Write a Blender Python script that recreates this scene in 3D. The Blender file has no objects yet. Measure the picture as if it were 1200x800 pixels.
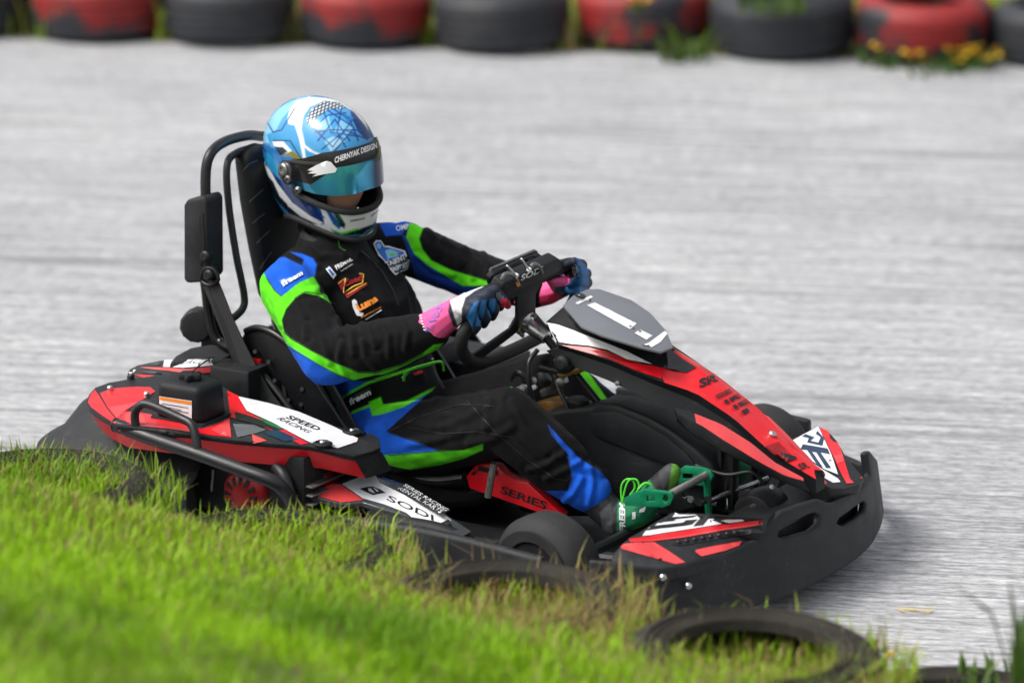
import bpy, bmesh, math, random
import numpy as np
from mathutils import Vector, Matrix, noise
from mathutils.bvhtree import BVHTree
from mathutils.geometry import delaunay_2d_cdt
random.seed(7); rng = np.random.default_rng(7)
scene = bpy.context.scene
COL = scene.collection
# ---- camera model; the kart stands at the world origin, X forward, Y to its left
A=math.radians(32);F=4360.;PITCH=math.radians(15.2);D0=9.2
_r=np.array([math.cos(A),math.sin(A),0]);_d=np.array([-math.sin(A),math.cos(A),0]);_z=np.array([0,0,1.])
VV=math.cos(PITCH)*_d-math.sin(PITCH)*_z;UU=math.sin(PITCH)*_d+math.cos(PITCH)*_z;RR=_r
CC=-((553-600)/F*D0*RR-(613-400)/F*D0*UU+D0*VV)
def ray(px,py):
    return VV+(px-600)/F*RR-(py-400)/F*UU
def U(px,py,X=None,Y=None,Z=None):
    d=ray(px,py)
    k,v=(0,X) if X is not None else (1,Y) if Y is not None else (2,Z)
    return CC+d*((v-CC[k])/d[k])
def UP(px,py,p0,n):
    d=ray(px,py); n=np.asarray(n,float)
    return CC+d*(((np.asarray(p0)-CC)@n)/(d@n))
def proj(p):
    q=np.asarray(p,float)-CC; z=q@VV
    return np.stack([600+F*(q@RR)/z,400-F*(q@UU)/z],-1)
def uy(L): return [U(a,b,Y=c) for a,b,c in L]
def uz(L): return [U(a,b,Z=c) for a,b,c in L]
def cr(P,n=6,closed=False):
    P=[np.asarray(p,float) for p in P]; N=len(P); out=[]
    for i in range(N if closed else N-1):
        if closed: a,b,c,d=P[i-1],P[i],P[(i+1)%N],P[(i+2)%N]
        else: a,b,c,d=P[max(i-1,0)],P[i],P[i+1],P[min(i+2,N-1)]
        for k in range(n):
            t=k/n
            out.append(.5*((2*b)+(c-a)*t+(2*a-5*b+4*c-d)*t*t+(3*b-a-3*c+d)*t**3))
    if not closed: out.append(P[-1])
    return out
def resample(P,n):
    P=np.array(P,float); s=np.r_[0,np.cumsum(np.linalg.norm(np.diff(P,axis=0),axis=1))]
    t=np.linspace(0,s[-1],n)
    return np.stack([np.interp(t,s,P[:,k]) for k in range(P.shape[1])],1)
def inpoly(pts,poly):
    pts=np.asarray(pts,float); x,y=pts[:,0],pts[:,1]; r=np.zeros(len(pts),bool); n=len(poly)
    for i in range(n):
        x1,y1=poly[i][:2]; x2,y2=poly[(i+1)%n][:2]
        if y1==y2: continue
        c=((y1>y)!=(y2>y))&(x<(x2-x1)*(y-y1)/(y2-y1)+x1)
        r^=c
    return r
def dpoly(pts,line,closed=False):
    pts=np.asarray(pts,float); best=np.full(len(pts),1e9); L=[np.array(q[:2],float) for q in line]
    if closed: L=L+[L[0]]
    for a,b in zip(L[:-1],L[1:]):
        ab=b-a; t=np.clip(((pts-a)@ab)/max(ab@ab,1e-9),0,1)
        best=np.minimum(best,np.linalg.norm(pts-(a+t[:,None]*ab),axis=1))
    return best
# ---- materials
def mat(name,col=(.5,.5,.5),rough=.5,metal=0,bump=0,bscale=60,var=.12,vscale=6,attr=None,coat=0,spec=.5,sheen=0,detail=4,stretch=None,trans=0,wear=0,dust=(.22,.21,.19)):
    m=bpy.data.materials.new(name); m.use_nodes=True; nt=m.node_tree; N=nt.nodes; L=nt.links
    b=N['Principled BSDF']; b.inputs['Roughness'].default_value=rough; b.inputs['Metallic'].default_value=metal
    b.inputs['Coat Weight'].default_value=coat; b.inputs['Coat Roughness'].default_value=.06
    b.inputs['Specular IOR Level'].default_value=spec; b.inputs['Sheen Weight'].default_value=sheen
    b.inputs['Transmission Weight'].default_value=trans
    tc=N.new('ShaderNodeTexCoord'); mp=N.new('ShaderNodeMapping'); L.new(tc.outputs['Object'],mp.inputs[0])
    if stretch: mp.inputs['Scale'].default_value=stretch
    n1=N.new('ShaderNodeTexNoise'); n1.inputs['Scale'].default_value=vscale; n1.inputs['Detail'].default_value=6; L.new(mp.outputs[0],n1.inputs['Vector'])
    rmp=N.new('ShaderNodeMapRange'); rmp.inputs[1].default_value=.25; rmp.inputs[2].default_value=.75
    rmp.inputs[3].default_value=1-var; rmp.inputs[4].default_value=1+var; L.new(n1.outputs[0],rmp.inputs[0])
    mx=N.new('ShaderNodeVectorMath'); mx.operation='SCALE'
    if attr:
        at=N.new('ShaderNodeAttribute'); at.attribute_name=attr; L.new(at.outputs['Color'],mx.inputs[0])
    else: mx.inputs[0].default_value=col[:3]
    L.new(rmp.outputs[0],mx.inputs['Scale']); L.new(mx.outputs[0],b.inputs['Base Color'])
    if wear:
        # scuffs, fine scratches and dust, fixed to the surface
        m3=N.new('ShaderNodeMapping'); m3.inputs['Rotation'].default_value=(.3,.5,.4); m3.inputs['Scale'].default_value=(14,150,110); L.new(tc.outputs['Object'],m3.inputs[0])
        s1=N.new('ShaderNodeTexNoise'); s1.inputs['Scale'].default_value=1; s1.inputs['Detail'].default_value=3; L.new(m3.outputs[0],s1.inputs['Vector'])
        s2=N.new('ShaderNodeTexNoise'); s2.inputs['Scale'].default_value=9; s2.inputs['Detail'].default_value=7; s2.inputs['Roughness'].default_value=.7; L.new(tc.outputs['Object'],s2.inputs['Vector'])
        q1=N.new('ShaderNodeMapRange'); q1.inputs[1].default_value=.60; q1.inputs[2].default_value=.70; L.new(s1.outputs[0],q1.inputs[0])
        q2=N.new('ShaderNodeMapRange'); q2.inputs[1].default_value=.45; q2.inputs[2].default_value=.75; L.new(s2.outputs[0],q2.inputs[0])
        mu=N.new('ShaderNodeMath'); mu.operation='MULTIPLY'; L.new(q1.outputs[0],mu.inputs[0]); L.new(q2.outputs[0],mu.inputs[1])
        ma=N.new('ShaderNodeMath'); ma.operation='MULTIPLY_ADD'; L.new(q2.outputs[0],ma.inputs[0]); ma.inputs[1].default_value=.22; L.new(mu.outputs[0],ma.inputs[2])
        mw_=N.new('ShaderNodeMath'); mw_.operation='MULTIPLY'; L.new(ma.outputs[0],mw_.inputs[0]); mw_.inputs[1].default_value=wear
        mm=N.new('ShaderNodeMix'); mm.data_type='RGBA'; L.new(mw_.outputs[0],mm.inputs[0]); L.new(mx.outputs[0],mm.inputs[6]); mm.inputs[7].default_value=(*dust,1); L.new(mm.outputs[2],b.inputs['Base Color'])
    rr=N.new('ShaderNodeMapRange'); rr.inputs[1].default_value=.3; rr.inputs[2].default_value=.7
    rr.inputs[3].default_value=max(.02,rough-.08); rr.inputs[4].default_value=min(1,rough+.1); L.new(n1.outputs[0],rr.inputs[0]); L.new(rr.outputs[0],b.inputs['Roughness'])
    if bump:
        n2=N.new('ShaderNodeTexNoise'); n2.inputs['Scale'].default_value=bscale; n2.inputs['Detail'].default_value=detail; L.new(mp.outputs[0],n2.inputs['Vector'])
        bp=N.new('ShaderNodeBump'); bp.inputs['Strength'].default_value=bump; bp.inputs['Distance'].default_value=.004; L.new(n2.outputs[0],bp.inputs['Height']); L.new(bp.outputs[0],b.inputs['Normal'])
    return m
M=dict(
 black=mat('black_plastic',(.012,.013,.015),.5,bump=.25,bscale=500,var=.25,vscale=9,spec=.24,wear=.14),
 bumper=mat('grained_black_plastic',(.016,.017,.020),.52,bump=.35,bscale=420,var=.35,vscale=14,spec=.32,wear=.28),
 gloss=mat('gloss_black',(.012,.013,.015),.12,coat=.5),
 dark=mat('dark_metal',(.012,.0125,.014),.45,spec=.3,metal=.0,var=.3,vscale=20),
 tube=mat('powder_coated_tube',(.014,.015,.017),.36,bump=.15,bscale=900,var=.2,vscale=12),
 grey=mat('grey_sticker',(.12,.125,.135),.35,var=.12,vscale=30),
 plate=mat('number_panel',(.15,.157,.175),.33,coat=.2,wear=.2,bump=.2,bscale=700,var=.15),
 red=mat('red_plastic',(.74,.006,.014),.36,coat=.12,var=.12,vscale=12,wear=.45,dust=(.35,.2,.18)),
 pink=mat('faded_red_sticker',(.74,.06,.065),.4,var=.08,vscale=25,wear=.3,dust=(.4,.25,.22)),
 dred=mat('dark_red',(.28,.008,.01),.4,var=.3,vscale=20),
 white=mat('white_sticker',(.80,.80,.82),.32,coat=.2,var=.05,vscale=20,wear=.25,dust=(.45,.44,.42)),
 ink=mat('black_ink',(.012,.012,.014),.45),
 navy=mat('navy_ink',(.012,.035,.08),.4),
 steel=mat('steel',(.62,.62,.62),.28,metal=1,var=.15,vscale=40),
 steeld=mat('dull_steel',(.3,.3,.29),.45,metal=.9,var=.3,vscale=40),
 brass=mat('ochre_metal',(.30,.16,.04),.45,metal=.4,var=.3,vscale=30),
 orange=mat('orange_plastic',(.75,.16,.01),.4),
 green=mat('green_anodised',(.008,.22,.10),.3,metal=.2,coat=.3,var=.15,vscale=30),
 rubber=mat('rubber',(.017,.017,.018),.75,bump=.3,bscale=260,var=.4,vscale=18,wear=.2,dust=(.16,.15,.13)),
 grip=mat('grip_rubber',(.012,.012,.013),.65,bump=.4,bscale=350),
 seat=mat('seat_plastic',(.010,.0105,.012),.3,var=.25,vscale=8),
 pad=mat('padded_vinyl',(.011,.0115,.013),.5,bump=.2,bscale=300,spec=.3),
 lime=mat('lime_cloth',(.10,.72,.02),.75),
 limec=mat('lime_cord',(.08,.60,.03),.6),
 skin=mat('skin',(.74,.40,.29),.5,var=.08,vscale=40),
 clear=mat('clear_plastic',(.06,.065,.07),.15,coat=.4,var=.2),
 yellow=mat('yellow_ink',(.85,.55,.05),.45),
 orangei=mat('orange_ink',(.8,.25,.02),.45),
 sblue=mat('blue_ink',(.02,.16,.6),.45),
 lblue=mat('pale_blue_ink',(.25,.55,.85),.45),
)
# ---- mesh builder
class MB:
    def __init__(s): s.v=[];s.f=[];s.m=[];s.mats=[];s.cur=0
    def use(s,m):
        if m not in s.mats: s.mats.append(m)
        s.cur=s.mats.index(m); return s
    def add(s,V,Fs,m=None):
        if m is not None: s.use(m)
        o=len(s.v); s.v+=[tuple(float(c) for c in v) for v in V]
        for f in Fs: s.f.append(tuple(o+i for i in f)); s.m.append(s.cur)
    def grid(s,rows,m=None,closed=False,capa=False):
        n=len(rows[0]); V=[p for r in rows for p in r]; Fs=[]
        for i in range(len(rows)-1):
            for j in range(n if closed else n-1):
                a=i*n+j;b=i*n+(j+1)%n; Fs.append((a,b,b+n,a+n))
        if capa: Fs.append(tuple(range(n))[::-1]); Fs.append(tuple((len(rows)-1)*n+j for j in range(n)))
        s.add(V,Fs,m)
    def tube(s,P,r,m=None,n=10,closed=False,smooth=6,r2=None):
        P=cr(P,smooth,closed) if smooth else [np.asarray(p,float) for p in P]
        N=len(P); rows=[]; up=None
        for i in range(N):
            a=P[i-1] if (closed or i>0) else P[i]; b=P[(i+1)%N] if (closed or i<N-1) else P[i]
            t=b-a; t=t/max(np.linalg.norm(t),1e-9)
            if up is None:
                up=np.cross(t,[0.13,.22,.97]); up/=np.linalg.norm(up)
            up=up-t*(up@t); up/=max(np.linalg.norm(up),1e-9); w=np.cross(t,up)
            rr=r if r2 is None else r+(r2-r)*i/(N-1)
            if callable(r): rr=r(i/(N-1))
            rows.append([P[i]+rr*(math.cos(k*2*math.pi/n)*up+math.sin(k*2*math.pi/n)*w) for k in range(n)])
        if closed: rows.append(rows[0]); s.grid(rows,m,True)
        else: s.grid(rows,m,True,True)
    def lathe(s,prof,o,ax,m=None,n=32):
        ax=np.asarray(ax,float);ax/=np.linalg.norm(ax); u=np.cross(ax,[.31,.2,.93]);u/=np.linalg.norm(u);w=np.cross(ax,u)
        rows=[[np.asarray(o)+ax*h+max(r,1e-4)*(math.cos(k*2*math.pi/n)*u+math.sin(k*2*math.pi/n)*w) for k in range(n)] for r,h in prof]
        s.grid(rows,m,True,True)
    def box(s,c,sz,m=None,rot=None):
        c=np.asarray(c,float); R=np.eye(3) if rot is None else np.asarray(rot)
        V=[c+R@(np.array([x,y,z])*np.asarray(sz)/2) for x in(-1,1) for y in(-1,1) for z in(-1,1)]
        s.add(V,[(0,1,3,2),(4,6,7,5),(0,4,5,1),(2,3,7,6),(0,2,6,4),(1,5,7,3)],m)
    def prism(s,P,vec,m=None,mside=None):
        P=[np.asarray(p,float) for p in P]; n=len(P); vec=np.asarray(vec,float)
        s.add(P,[tuple(range(n))],m)
        if mside is not None: s.use(mside)
        o=len(s.v)-n; s.v+=[tuple(p+vec) for p in P]
        s.f.append(tuple(o+n+i for i in range(n))[::-1]); s.m.append(s.cur)
        for i in range(n):
            j=(i+1)%n; s.f.append((o+j,o+i,o+n+i,o+n+j)); s.m.append(s.cur)
    def cdt(s,loops,fn,m=None,cell=None):
        """loops: 2-D outlines (outer, then holes); fn maps the 2-D points to 3-D"""
        L=[]
        for lp in loops:
            o=[]
            for i in range(len(lp)):
                a=np.array(lp[i][:2],float);b=np.array(lp[(i+1)%len(lp)][:2],float)
                k=max(1,int(np.ceil(np.linalg.norm(b-a)/cell))) if cell else 1
                o+=[a+(b-a)*t/k for t in range(k)]
            L.append(o)
        pts=[p for o in L for p in o]; E=[]; c=0
        for o in L:
            E+=[(c+i,c+(i+1)%len(o)) for i in range(len(o))]; c+=len(o)
        if cell:
            lo=np.min(pts,0);hi=np.max(pts,0)
            g=np.stack(np.meshgrid(np.arange(lo[0]+cell/2,hi[0],cell),np.arange(lo[1]+cell/2,hi[1],cell)),-1).reshape(-1,2)
            if len(g):
                ok=np.zeros(len(g),bool); dd=np.full(len(g),1e9)
                for o in L: ok^=inpoly(g,o); dd=np.minimum(dd,dpoly(g,o,True))
                pts=pts+list(g[ok&(dd>cell*.35)])
        r=delaunay_2d_cdt([Vector(p) for p in pts],E,[],0,1e-6)
        v2=np.array([[v.x,v.y] for v in r[0]]); Fs=[tuple(f) for f in r[2]]
        cen=np.array([v2[list(f)].mean(0) for f in Fs]); ok=np.zeros(len(Fs),bool)
        for o in L: ok^=inpoly(cen,o)
        Fs=[f for f,k in zip(Fs,ok) if k]
        V3=[fn(p) for p in v2]
        Fs=[f for f in Fs if all(V3[i] is not None for i in f)]
        s.add([p if p is not None else (0,0,0) for p in V3],Fs,m)
    def build(s,name,parent=None,bevel=0,seg=2,solid=0,soff=-1,sub=0,angle=35,weld=True,fixn=True,mir=False,each=False):
        me=bpy.data.meshes.new(name); me.from_pydata(s.v,[],s.f)
        for m in s.mats: me.materials.append(m)
        me.polygons.foreach_set('material_index',s.m)
        if each:
            return s.pieces(name,parent,bevel,seg,angle)
        bm=bmesh.new(); bm.from_mesh(me)
        if mir:
            g=bmesh.ops.duplicate(bm,geom=bm.verts[:]+bm.edges[:]+bm.faces[:])['geom']
            for e in g:
                if isinstance(e,bmesh.types.BMVert): e.co.y*=-1
            bmesh.ops.reverse_faces(bm,faces=[e for e in g if isinstance(e,bmesh.types.BMFace)])
        if weld: bmesh.ops.remove_doubles(bm,verts=bm.verts,dist=1e-5)
        if fixn: bmesh.ops.recalc_face_normals(bm,faces=bm.faces)
        bm.to_mesh(me); bm.free()
        return finish(me,name,parent,bevel,seg,solid,soff,sub,angle)
    def pieces(s,name,parent,bevel,seg,angle):
        par=list(range(len(s.v)))
        def fd(i):
            while par[i]!=i: par[i]=par[par[i]]; i=par[i]
            return i
        for f in s.f:
            for i in f[1:]: par[fd(i)]=fd(f[0])
        comp={}
        for i,v in enumerate(s.v): comp.setdefault(fd(i),[]).append(i)
        bb=[[np.min([s.v[i] for i in c],0)-.001,np.max([s.v[i] for i in c],0)+.001,[k]] for k,c in comp.items()]
        go=True
        while go:
            go=False
            for i in range(len(bb)):
                for j in range(i+1,len(bb)):
                    if np.all(bb[i][0]<=bb[j][1]) and np.all(bb[j][0]<=bb[i][1]):
                        bb[i]=[np.minimum(bb[i][0],bb[j][0]),np.maximum(bb[i][1],bb[j][1]),bb[i][2]+bb[j][2]]; bb.pop(j); go=True; break
                if go: break
        out=[]
        for lo,hi,ks in bb:
            b=MB(); b.mats=list(s.mats); ids=[i for k in ks for i in comp[k]]; mp={i:n for n,i in enumerate(ids)}; b.v=[s.v[i] for i in ids]
            for f,m in zip(s.f,s.m):
                if f[0] in mp: b.f.append(tuple(mp[i] for i in f)); b.m.append(m)
            out.append(b.build(name,parent,bevel=bevel,seg=seg,angle=angle))
        return out
def finish(me,name,parent=None,bevel=0,seg=2,solid=0,soff=-1,sub=0,angle=35,extra=None):
    o=bpy.data.objects.new(name,me); COL.objects.link(o)
    if solid: q=o.modifiers.new('s','SOLIDIFY'); q.thickness=solid; q.offset=soff
    if bevel: q=o.modifiers.new('b','BEVEL'); q.width=bevel; q.segments=seg; q.limit_method='ANGLE'; q.angle_limit=math.radians(32); q.use_clamp_overlap=True
    if sub: q=o.modifiers.new('u','SUBSURF'); q.levels=sub; q.render_levels=sub
    if extra: extra(o)
    if o.modifiers:
        dg=bpy.context.evaluated_depsgraph_get(); dg.update(); new=bpy.data.meshes.new_from_object(o.evaluated_get(dg)); o.modifiers.clear(); o.data=new; new.name=name
    me=o.data
    if any(len(p.vertices)>4 for p in me.polygons):
        bm=bmesh.new(); bm.from_mesh(me); bmesh.ops.triangulate(bm,faces=[f for f in bm.faces if len(f.verts)>4]); bm.to_mesh(me); bm.free()
    me.polygons.foreach_set('use_smooth',[True]*len(me.polygons)); me.set_sharp_from_angle(angle=math.radians(angle))
    if parent is not None: attach(o,parent)
    return o
def attach(o,parent):
    o.parent=parent; l=Vector((0,0,0)); q=parent
    while q is not None: l+=q.location; q=q.parent
    o.location=-l
def bvh(o):
    me=o.data; me.calc_loop_triangles(); return BVHTree.FromPolygons([v.co[:] for v in me.vertices],[tuple(t.vertices) for t in me.loop_triangles])
def add_mesh(o,V,Fs,m):
    me=o.data
    if m.name not in [x.name for x in me.materials]: me.materials.append(m)
    mi=[x.name for x in me.materials].index(m.name)
    bm=bmesh.new(); bm.from_mesh(me); vs=[bm.verts.new(v) for v in V]
    for f in Fs:
        try: q=bm.faces.new([vs[i] for i in f]); q.material_index=mi; q.smooth=True
        except ValueError: pass
    loose=[v for v in vs if not v.link_faces]; bmesh.ops.delete(bm,geom=loose,context='VERTS')
    bm.to_mesh(me); bm.free(); me.update()
def caster(o,off,T=None):
    T=T or bvh(o); c=Vector(CC)
    def fn(p):
        d=Vector(ray(p[0],p[1])).normalized(); h=T.ray_cast(c,d)
        if h[0] is None: return None
        n=h[1]
        if n.dot(d)>0: n=-n
        return np.array(h[0]+n*off)
    return fn
def decal(o,loops,m,off=.0012,cell=7,T=None):
    cell=min(cell,5); off=off*1.25
    """a sticker cut to the outline and laid on the surface of o"""
    if not isinstance(loops[0][0],(list,tuple,np.ndarray)): loops=[loops]
    b=MB(); b.cdt(loops,caster(o,off,T),m,cell)
    if b.f: 
        V=np.array(b.v); lim=.06
        Fs=[f for f in b.f if max(np.linalg.norm(V[f[i]]-V[f[i-1]]) for i in range(len(f)))<lim*max(1,cell/7)]
        cen=CC
        G=[]
        for f in Fs:
            n=np.cross(V[f[1]]-V[f[0]],V[f[2]]-V[f[0]])
            G.append(f if n@(CC-V[f[0]])>0 else f[::-1])
        add_mesh(o,b.v,G,m)
def stroke(line,w):
    P=np.array(line,float); t=np.gradient(P,axis=0); t/=np.linalg.norm(t,axis=1)[:,None]; n=np.stack([-t[:,1],t[:,0]],1)*w/2
    return [tuple(p) for p in P+n]+[tuple(p) for p in (P-n)[::-1]]
_tc={}
def text_mesh(txt,bold=.02,shear=0):
    k=(txt,bold,shear)
    if k in _tc: return _tc[k]
    c=bpy.data.curves.new('lettering','FONT'); c.body=txt; c.offset=bold; c.shear=shear; c.resolution_u=3
    o=bpy.data.objects.new('lettering',c); COL.objects.link(o); dg=bpy.context.evaluated_depsgraph_get(); dg.update()
    me=bpy.data.meshes.new_from_object(o.evaluated_get(dg)); V=np.array([v.co[:2] for v in me.vertices]); Fs=[tuple(p.vertices) for p in me.polygons]
    bpy.data.objects.remove(o); bpy.data.curves.remove(c); bpy.data.meshes.remove(me)
    V=(V-V.min(0))/(V.max(0)-V.min(0)); _tc[k]=(V,Fs); return _tc[k]
def text(o,txt,quad,m,off=.002,bold=.02,shear=0,T=None):
    """lettering laid on o inside a quad of four corners: bottom-left, bottom-right, top-right, top-left of the text"""
    V,Fs=text_mesh(txt,bold,shear); q=[np.array(p,float) for p in quad]; fn=caster(o,off,T); P=[]
    for u,v in V:
        P.append(fn((q[0]*(1-u)+q[1]*u)*(1-v)+(q[3]*(1-u)+q[2]*u)*v))
    Fs=[f for f in Fs if all(P[i] is not None for i in f)]; G=[]
    for f in Fs:
        n=np.cross(P[f[1]]-P[f[0]],P[f[2]]-P[f[0]]); G.append(f if n@(CC-P[f[0]])>0 else f[::-1])
    add_mesh(o,[p if p is not None else (0,0,0) for p in P],G,m)
def paint(o,base,ops,sel=None,colarr=None,feather=1.4):
    """panel colours as a colour attribute: ops are (outline, colour) or ('line', polyline, width, colour)"""
    me=o.data; n=len(me.vertices); co=np.empty(n*3); me.vertices.foreach_get('co',co); px=proj(co.reshape(-1,3))
    C=colarr if colarr is not None else np.tile(np.array([*base,1.]),(n,1))
    for op in ops:
        if op[0]=='line': sd=op[2]/2-dpoly(px,op[1]); c=op[3]
        else:
            q=np.array(op[0],float); near=np.all((px>q.min(0)-4)&(px<q.max(0)+4),1); sd=np.full(n,-9.)
            if near.any(): sd[near]=np.where(inpoly(px[near],op[0]),1,-1)*dpoly(px[near],op[0],True)
            c=op[1]
        k=np.clip(.5+sd/feather,0,1)
        if sel is not None: k=k*sel
        C[:,:3]+=k[:,None]*(np.array(c)-C[:,:3])
    return C
def setcol(o,C):
    me=o.data; a=me.color_attributes.new('Col','FLOAT_COLOR','POINT'); a.data.foreach_set('color',C.astype(np.float32).ravel())
def empty(name,loc,label,cat,group=None):
    o=bpy.data.objects.new(name,None); o.empty_display_size=.1; COL.objects.link(o); o.location=loc; tag(o,label,cat,group); return o
def tag(o,label,cat,group=None,kind=None):
    if label: o['label']=label
    if cat: o['category']=cat
    if group: o['group']=group
    if kind: o['kind']=kind
    return o
def capsules(caps,name,voxel=.006,smooth=6):
    """one continuous body: tapered limbs fused by a voxel remesh and smoothed"""
    bm=bmesh.new()
    for cp in caps:
        b2=bmesh.new()
        for (p,r) in cp:
            r=np.array(r if hasattr(r,'__len__') else (r,r,r))
            g=bmesh.ops.create_icosphere(b2,subdivisions=2,radius=1)['verts']
            for v in g: v.co=Vector(np.asarray(p)+np.array(v.co)*r)
        h=bmesh.ops.convex_hull(b2,input=b2.verts)
        bmesh.ops.delete(b2,geom=list({e for e in h['geom_interior']+h['geom_unused'] if isinstance(e,bmesh.types.BMVert)}),context='VERTS')
        t=bpy.data.meshes.new('t'); b2.to_mesh(t); b2.free(); bm.from_mesh(t); bpy.data.meshes.remove(t)
    me=bpy.data.meshes.new(name); bm.to_mesh(me); bm.free()
    def ex(o):
        q=o.modifiers.new('r','REMESH'); q.mode='VOXEL'; q.voxel_size=voxel
        q=o.modifiers.new('sm','SMOOTH'); q.factor=.5; q.iterations=smooth
    return finish(me,name,None,extra=ex,angle=180)
def rotm(ax,deg): return np.array(Matrix.Rotation(math.radians(deg),3,ax))
# ================= setting: ground, track, verge, bank, tyres
TD=7.5*math.pi/180
TR=np.array([math.cos(A-TD),math.sin(A-TD),0])      # direction the track runs
TN=np.array([-TR[1],TR[0],0])                        # across the track, away from the camera
def rot_obj(o): o.rotation_euler=(0,0,math.atan2(TR[1],TR[0]))
def tl(s,t,z=0): return tuple(TR*s+TN*t+np.array([0,0,z]))
def nodes(m):
    m.use_nodes=True; return m.node_tree.nodes,m.node_tree.links,m.node_tree.nodes['Principled BSDF']
def noise_n(N,L,vec,scale,detail=5,rough=.55,dist=0):
    n=N.new('ShaderNodeTexNoise'); n.inputs['Scale'].default_value=scale; n.inputs['Detail'].default_value=detail; n.inputs['Roughness'].default_value=rough; n.inputs['Distortion'].default_value=dist; L.new(vec,n.inputs['Vector']); return n.outputs[0]
def mapping(N,L,scale,coord='Object'):
    tc=N.new('ShaderNodeTexCoord'); mp=N.new('ShaderNodeMapping'); mp.inputs['Scale'].default_value=scale; L.new(tc.outputs[coord],mp.inputs[0]); return mp.outputs[0]
def ramp(N,L,fac,stops):
    r=N.new('ShaderNodeValToRGB'); e=r.color_ramp.elements
    while len(e)<len(stops): e.new(.5)
    for k,(p,c) in enumerate(stops): e[k].position=p; e[k].color=(*c,1) if len(c)==3 else c
    L.new(fac,r.inputs[0]); return r.outputs[0]
def mixc(N,L,fac,a,b,mode='MIX'):
    m=N.new('ShaderNodeMix'); m.data_type='RGBA'; m.blend_type=mode
    if isinstance(fac,(int,float)): m.inputs[0].default_value=fac
    else: L.new(fac,m.inputs[0])
    for i,x in ((6,a),(7,b)):
        if isinstance(x,tuple): m.inputs[i].default_value=(*x,1)
        else: L.new(x,m.inputs[i])
    return m.outputs[2]
# asphalt worn along the driving line
asp=bpy.data.materials.new('worn_track_surface'); N,L,B=nodes(asp)
v=mapping(N,L,(1,1,1)); vs=mapping(N,L,(.85,10,1)); vl=mapping(N,L,(1.3,26,1)); vm=mapping(N,L,(.2,.5,1))
g=noise_n(N,L,vs,2.0,9,.74); st=noise_n(N,L,vl,2.5,4,.6); big=noise_n(N,L,vm,1.2,4,.55); fine=noise_n(N,L,mapping(N,L,(.35,1,1)),62,5,.75); pat=noise_n(N,L,v,.55,4,.6)
c=ramp(N,L,g,[(.30,(.26,.262,.275)),(.5,(.385,.388,.40)),(.70,(.51,.512,.52))])
c=mixc(N,L,.55,c,ramp(N,L,st,[(.30,(.15,.15,.15)),(.5,(.45,.45,.45)),(.72,(.72,.72,.72))]),'OVERLAY')
c=mixc(N,L,.3,c,ramp(N,L,big,[(.3,(.34,.34,.345)),(.7,(.62,.62,.61))]),'OVERLAY')
c=mixc(N,L,.35,c,ramp(N,L,pat,[(.35,(.36,.36,.37)),(.65,(.6,.6,.59))]),'OVERLAY')
c=mixc(N,L,.75,c,ramp(N,L,fine,[(.33,(.2,.2,.2)),(.67,(.8,.8,.8))]),'OVERLAY')
cr_=ramp(N,L,noise_n(N,L,mapping(N,L,(.07,2.6,1)),1.1,2,.5),[(.488,(1,1,1)),(.5,(.35,.35,.35)),(.512,(1,1,1))]); c=mixc(N,L,.5,c,cr_,'MULTIPLY')
L.new(c,B.inputs['Base Color']); B.inputs['Roughness'].default_value=.85
bp=N.new('ShaderNodeBump'); bp.inputs['Strength'].default_value=.35; bp.inputs['Distance'].default_value=.006; L.new(fine,bp.inputs['Height']); L.new(bp.outputs[0],B.inputs['Normal'])
# soil and turf base
soil=bpy.data.materials.new('soil_with_grass'); N,L,B=nodes(soil)
v=mapping(N,L,(1,1,1)); a=noise_n(N,L,v,3.,6,.65); b=noise_n(N,L,v,26,4,.6)
c=mixc(N,L,a,(.045,.05,.012),(.11,.17,.02)); c=mixc(N,L,ramp(N,L,b,[(.4,(0,0,0)),(.62,(1,1,1))]),c,(.16,.12,.055))
L.new(c,B.inputs['Base Color']); B.inputs['Roughness'].default_value=.9
def sheet(name,x0,x1,y0,y1,z,m,nx=1,ny=1):
    b=MB(); b.grid([[(x0+(x1-x0)*i/nx,y0+(y1-y0)*j/ny,z) for i in range(nx+1)] for j in range(ny+1)],m)
    o=b.build(name); rot_obj(o); tag(o,None,None,kind='structure'); return o
sheet('ground',-400,400,-400,400,-.012,soil)
# far edge of the track in track coordinates
far=[U(100,52,Z=0)@TN,U(1050,77,Z=0)@TN]; TF=sum(far)/2
sheet('track',-60,60,-1.75,TF+.12,0,asp)
sheet('verge',-60,60,TF+.12,TF+3.4,.004,soil)
gp=bpy.data.materials.new('pale_gravel'); N,L,B=nodes(gp); v=mapping(N,L,(1,1,1)); L.new(ramp(N,L,noise_n(N,L,v,9,6),[(.3,(.4,.38,.36)),(.7,(.6,.58,.56))]),B.inputs['Base Color'])
sheet('path',-60,60,TF+1.6,TF+4.4,.008,gp)
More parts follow.
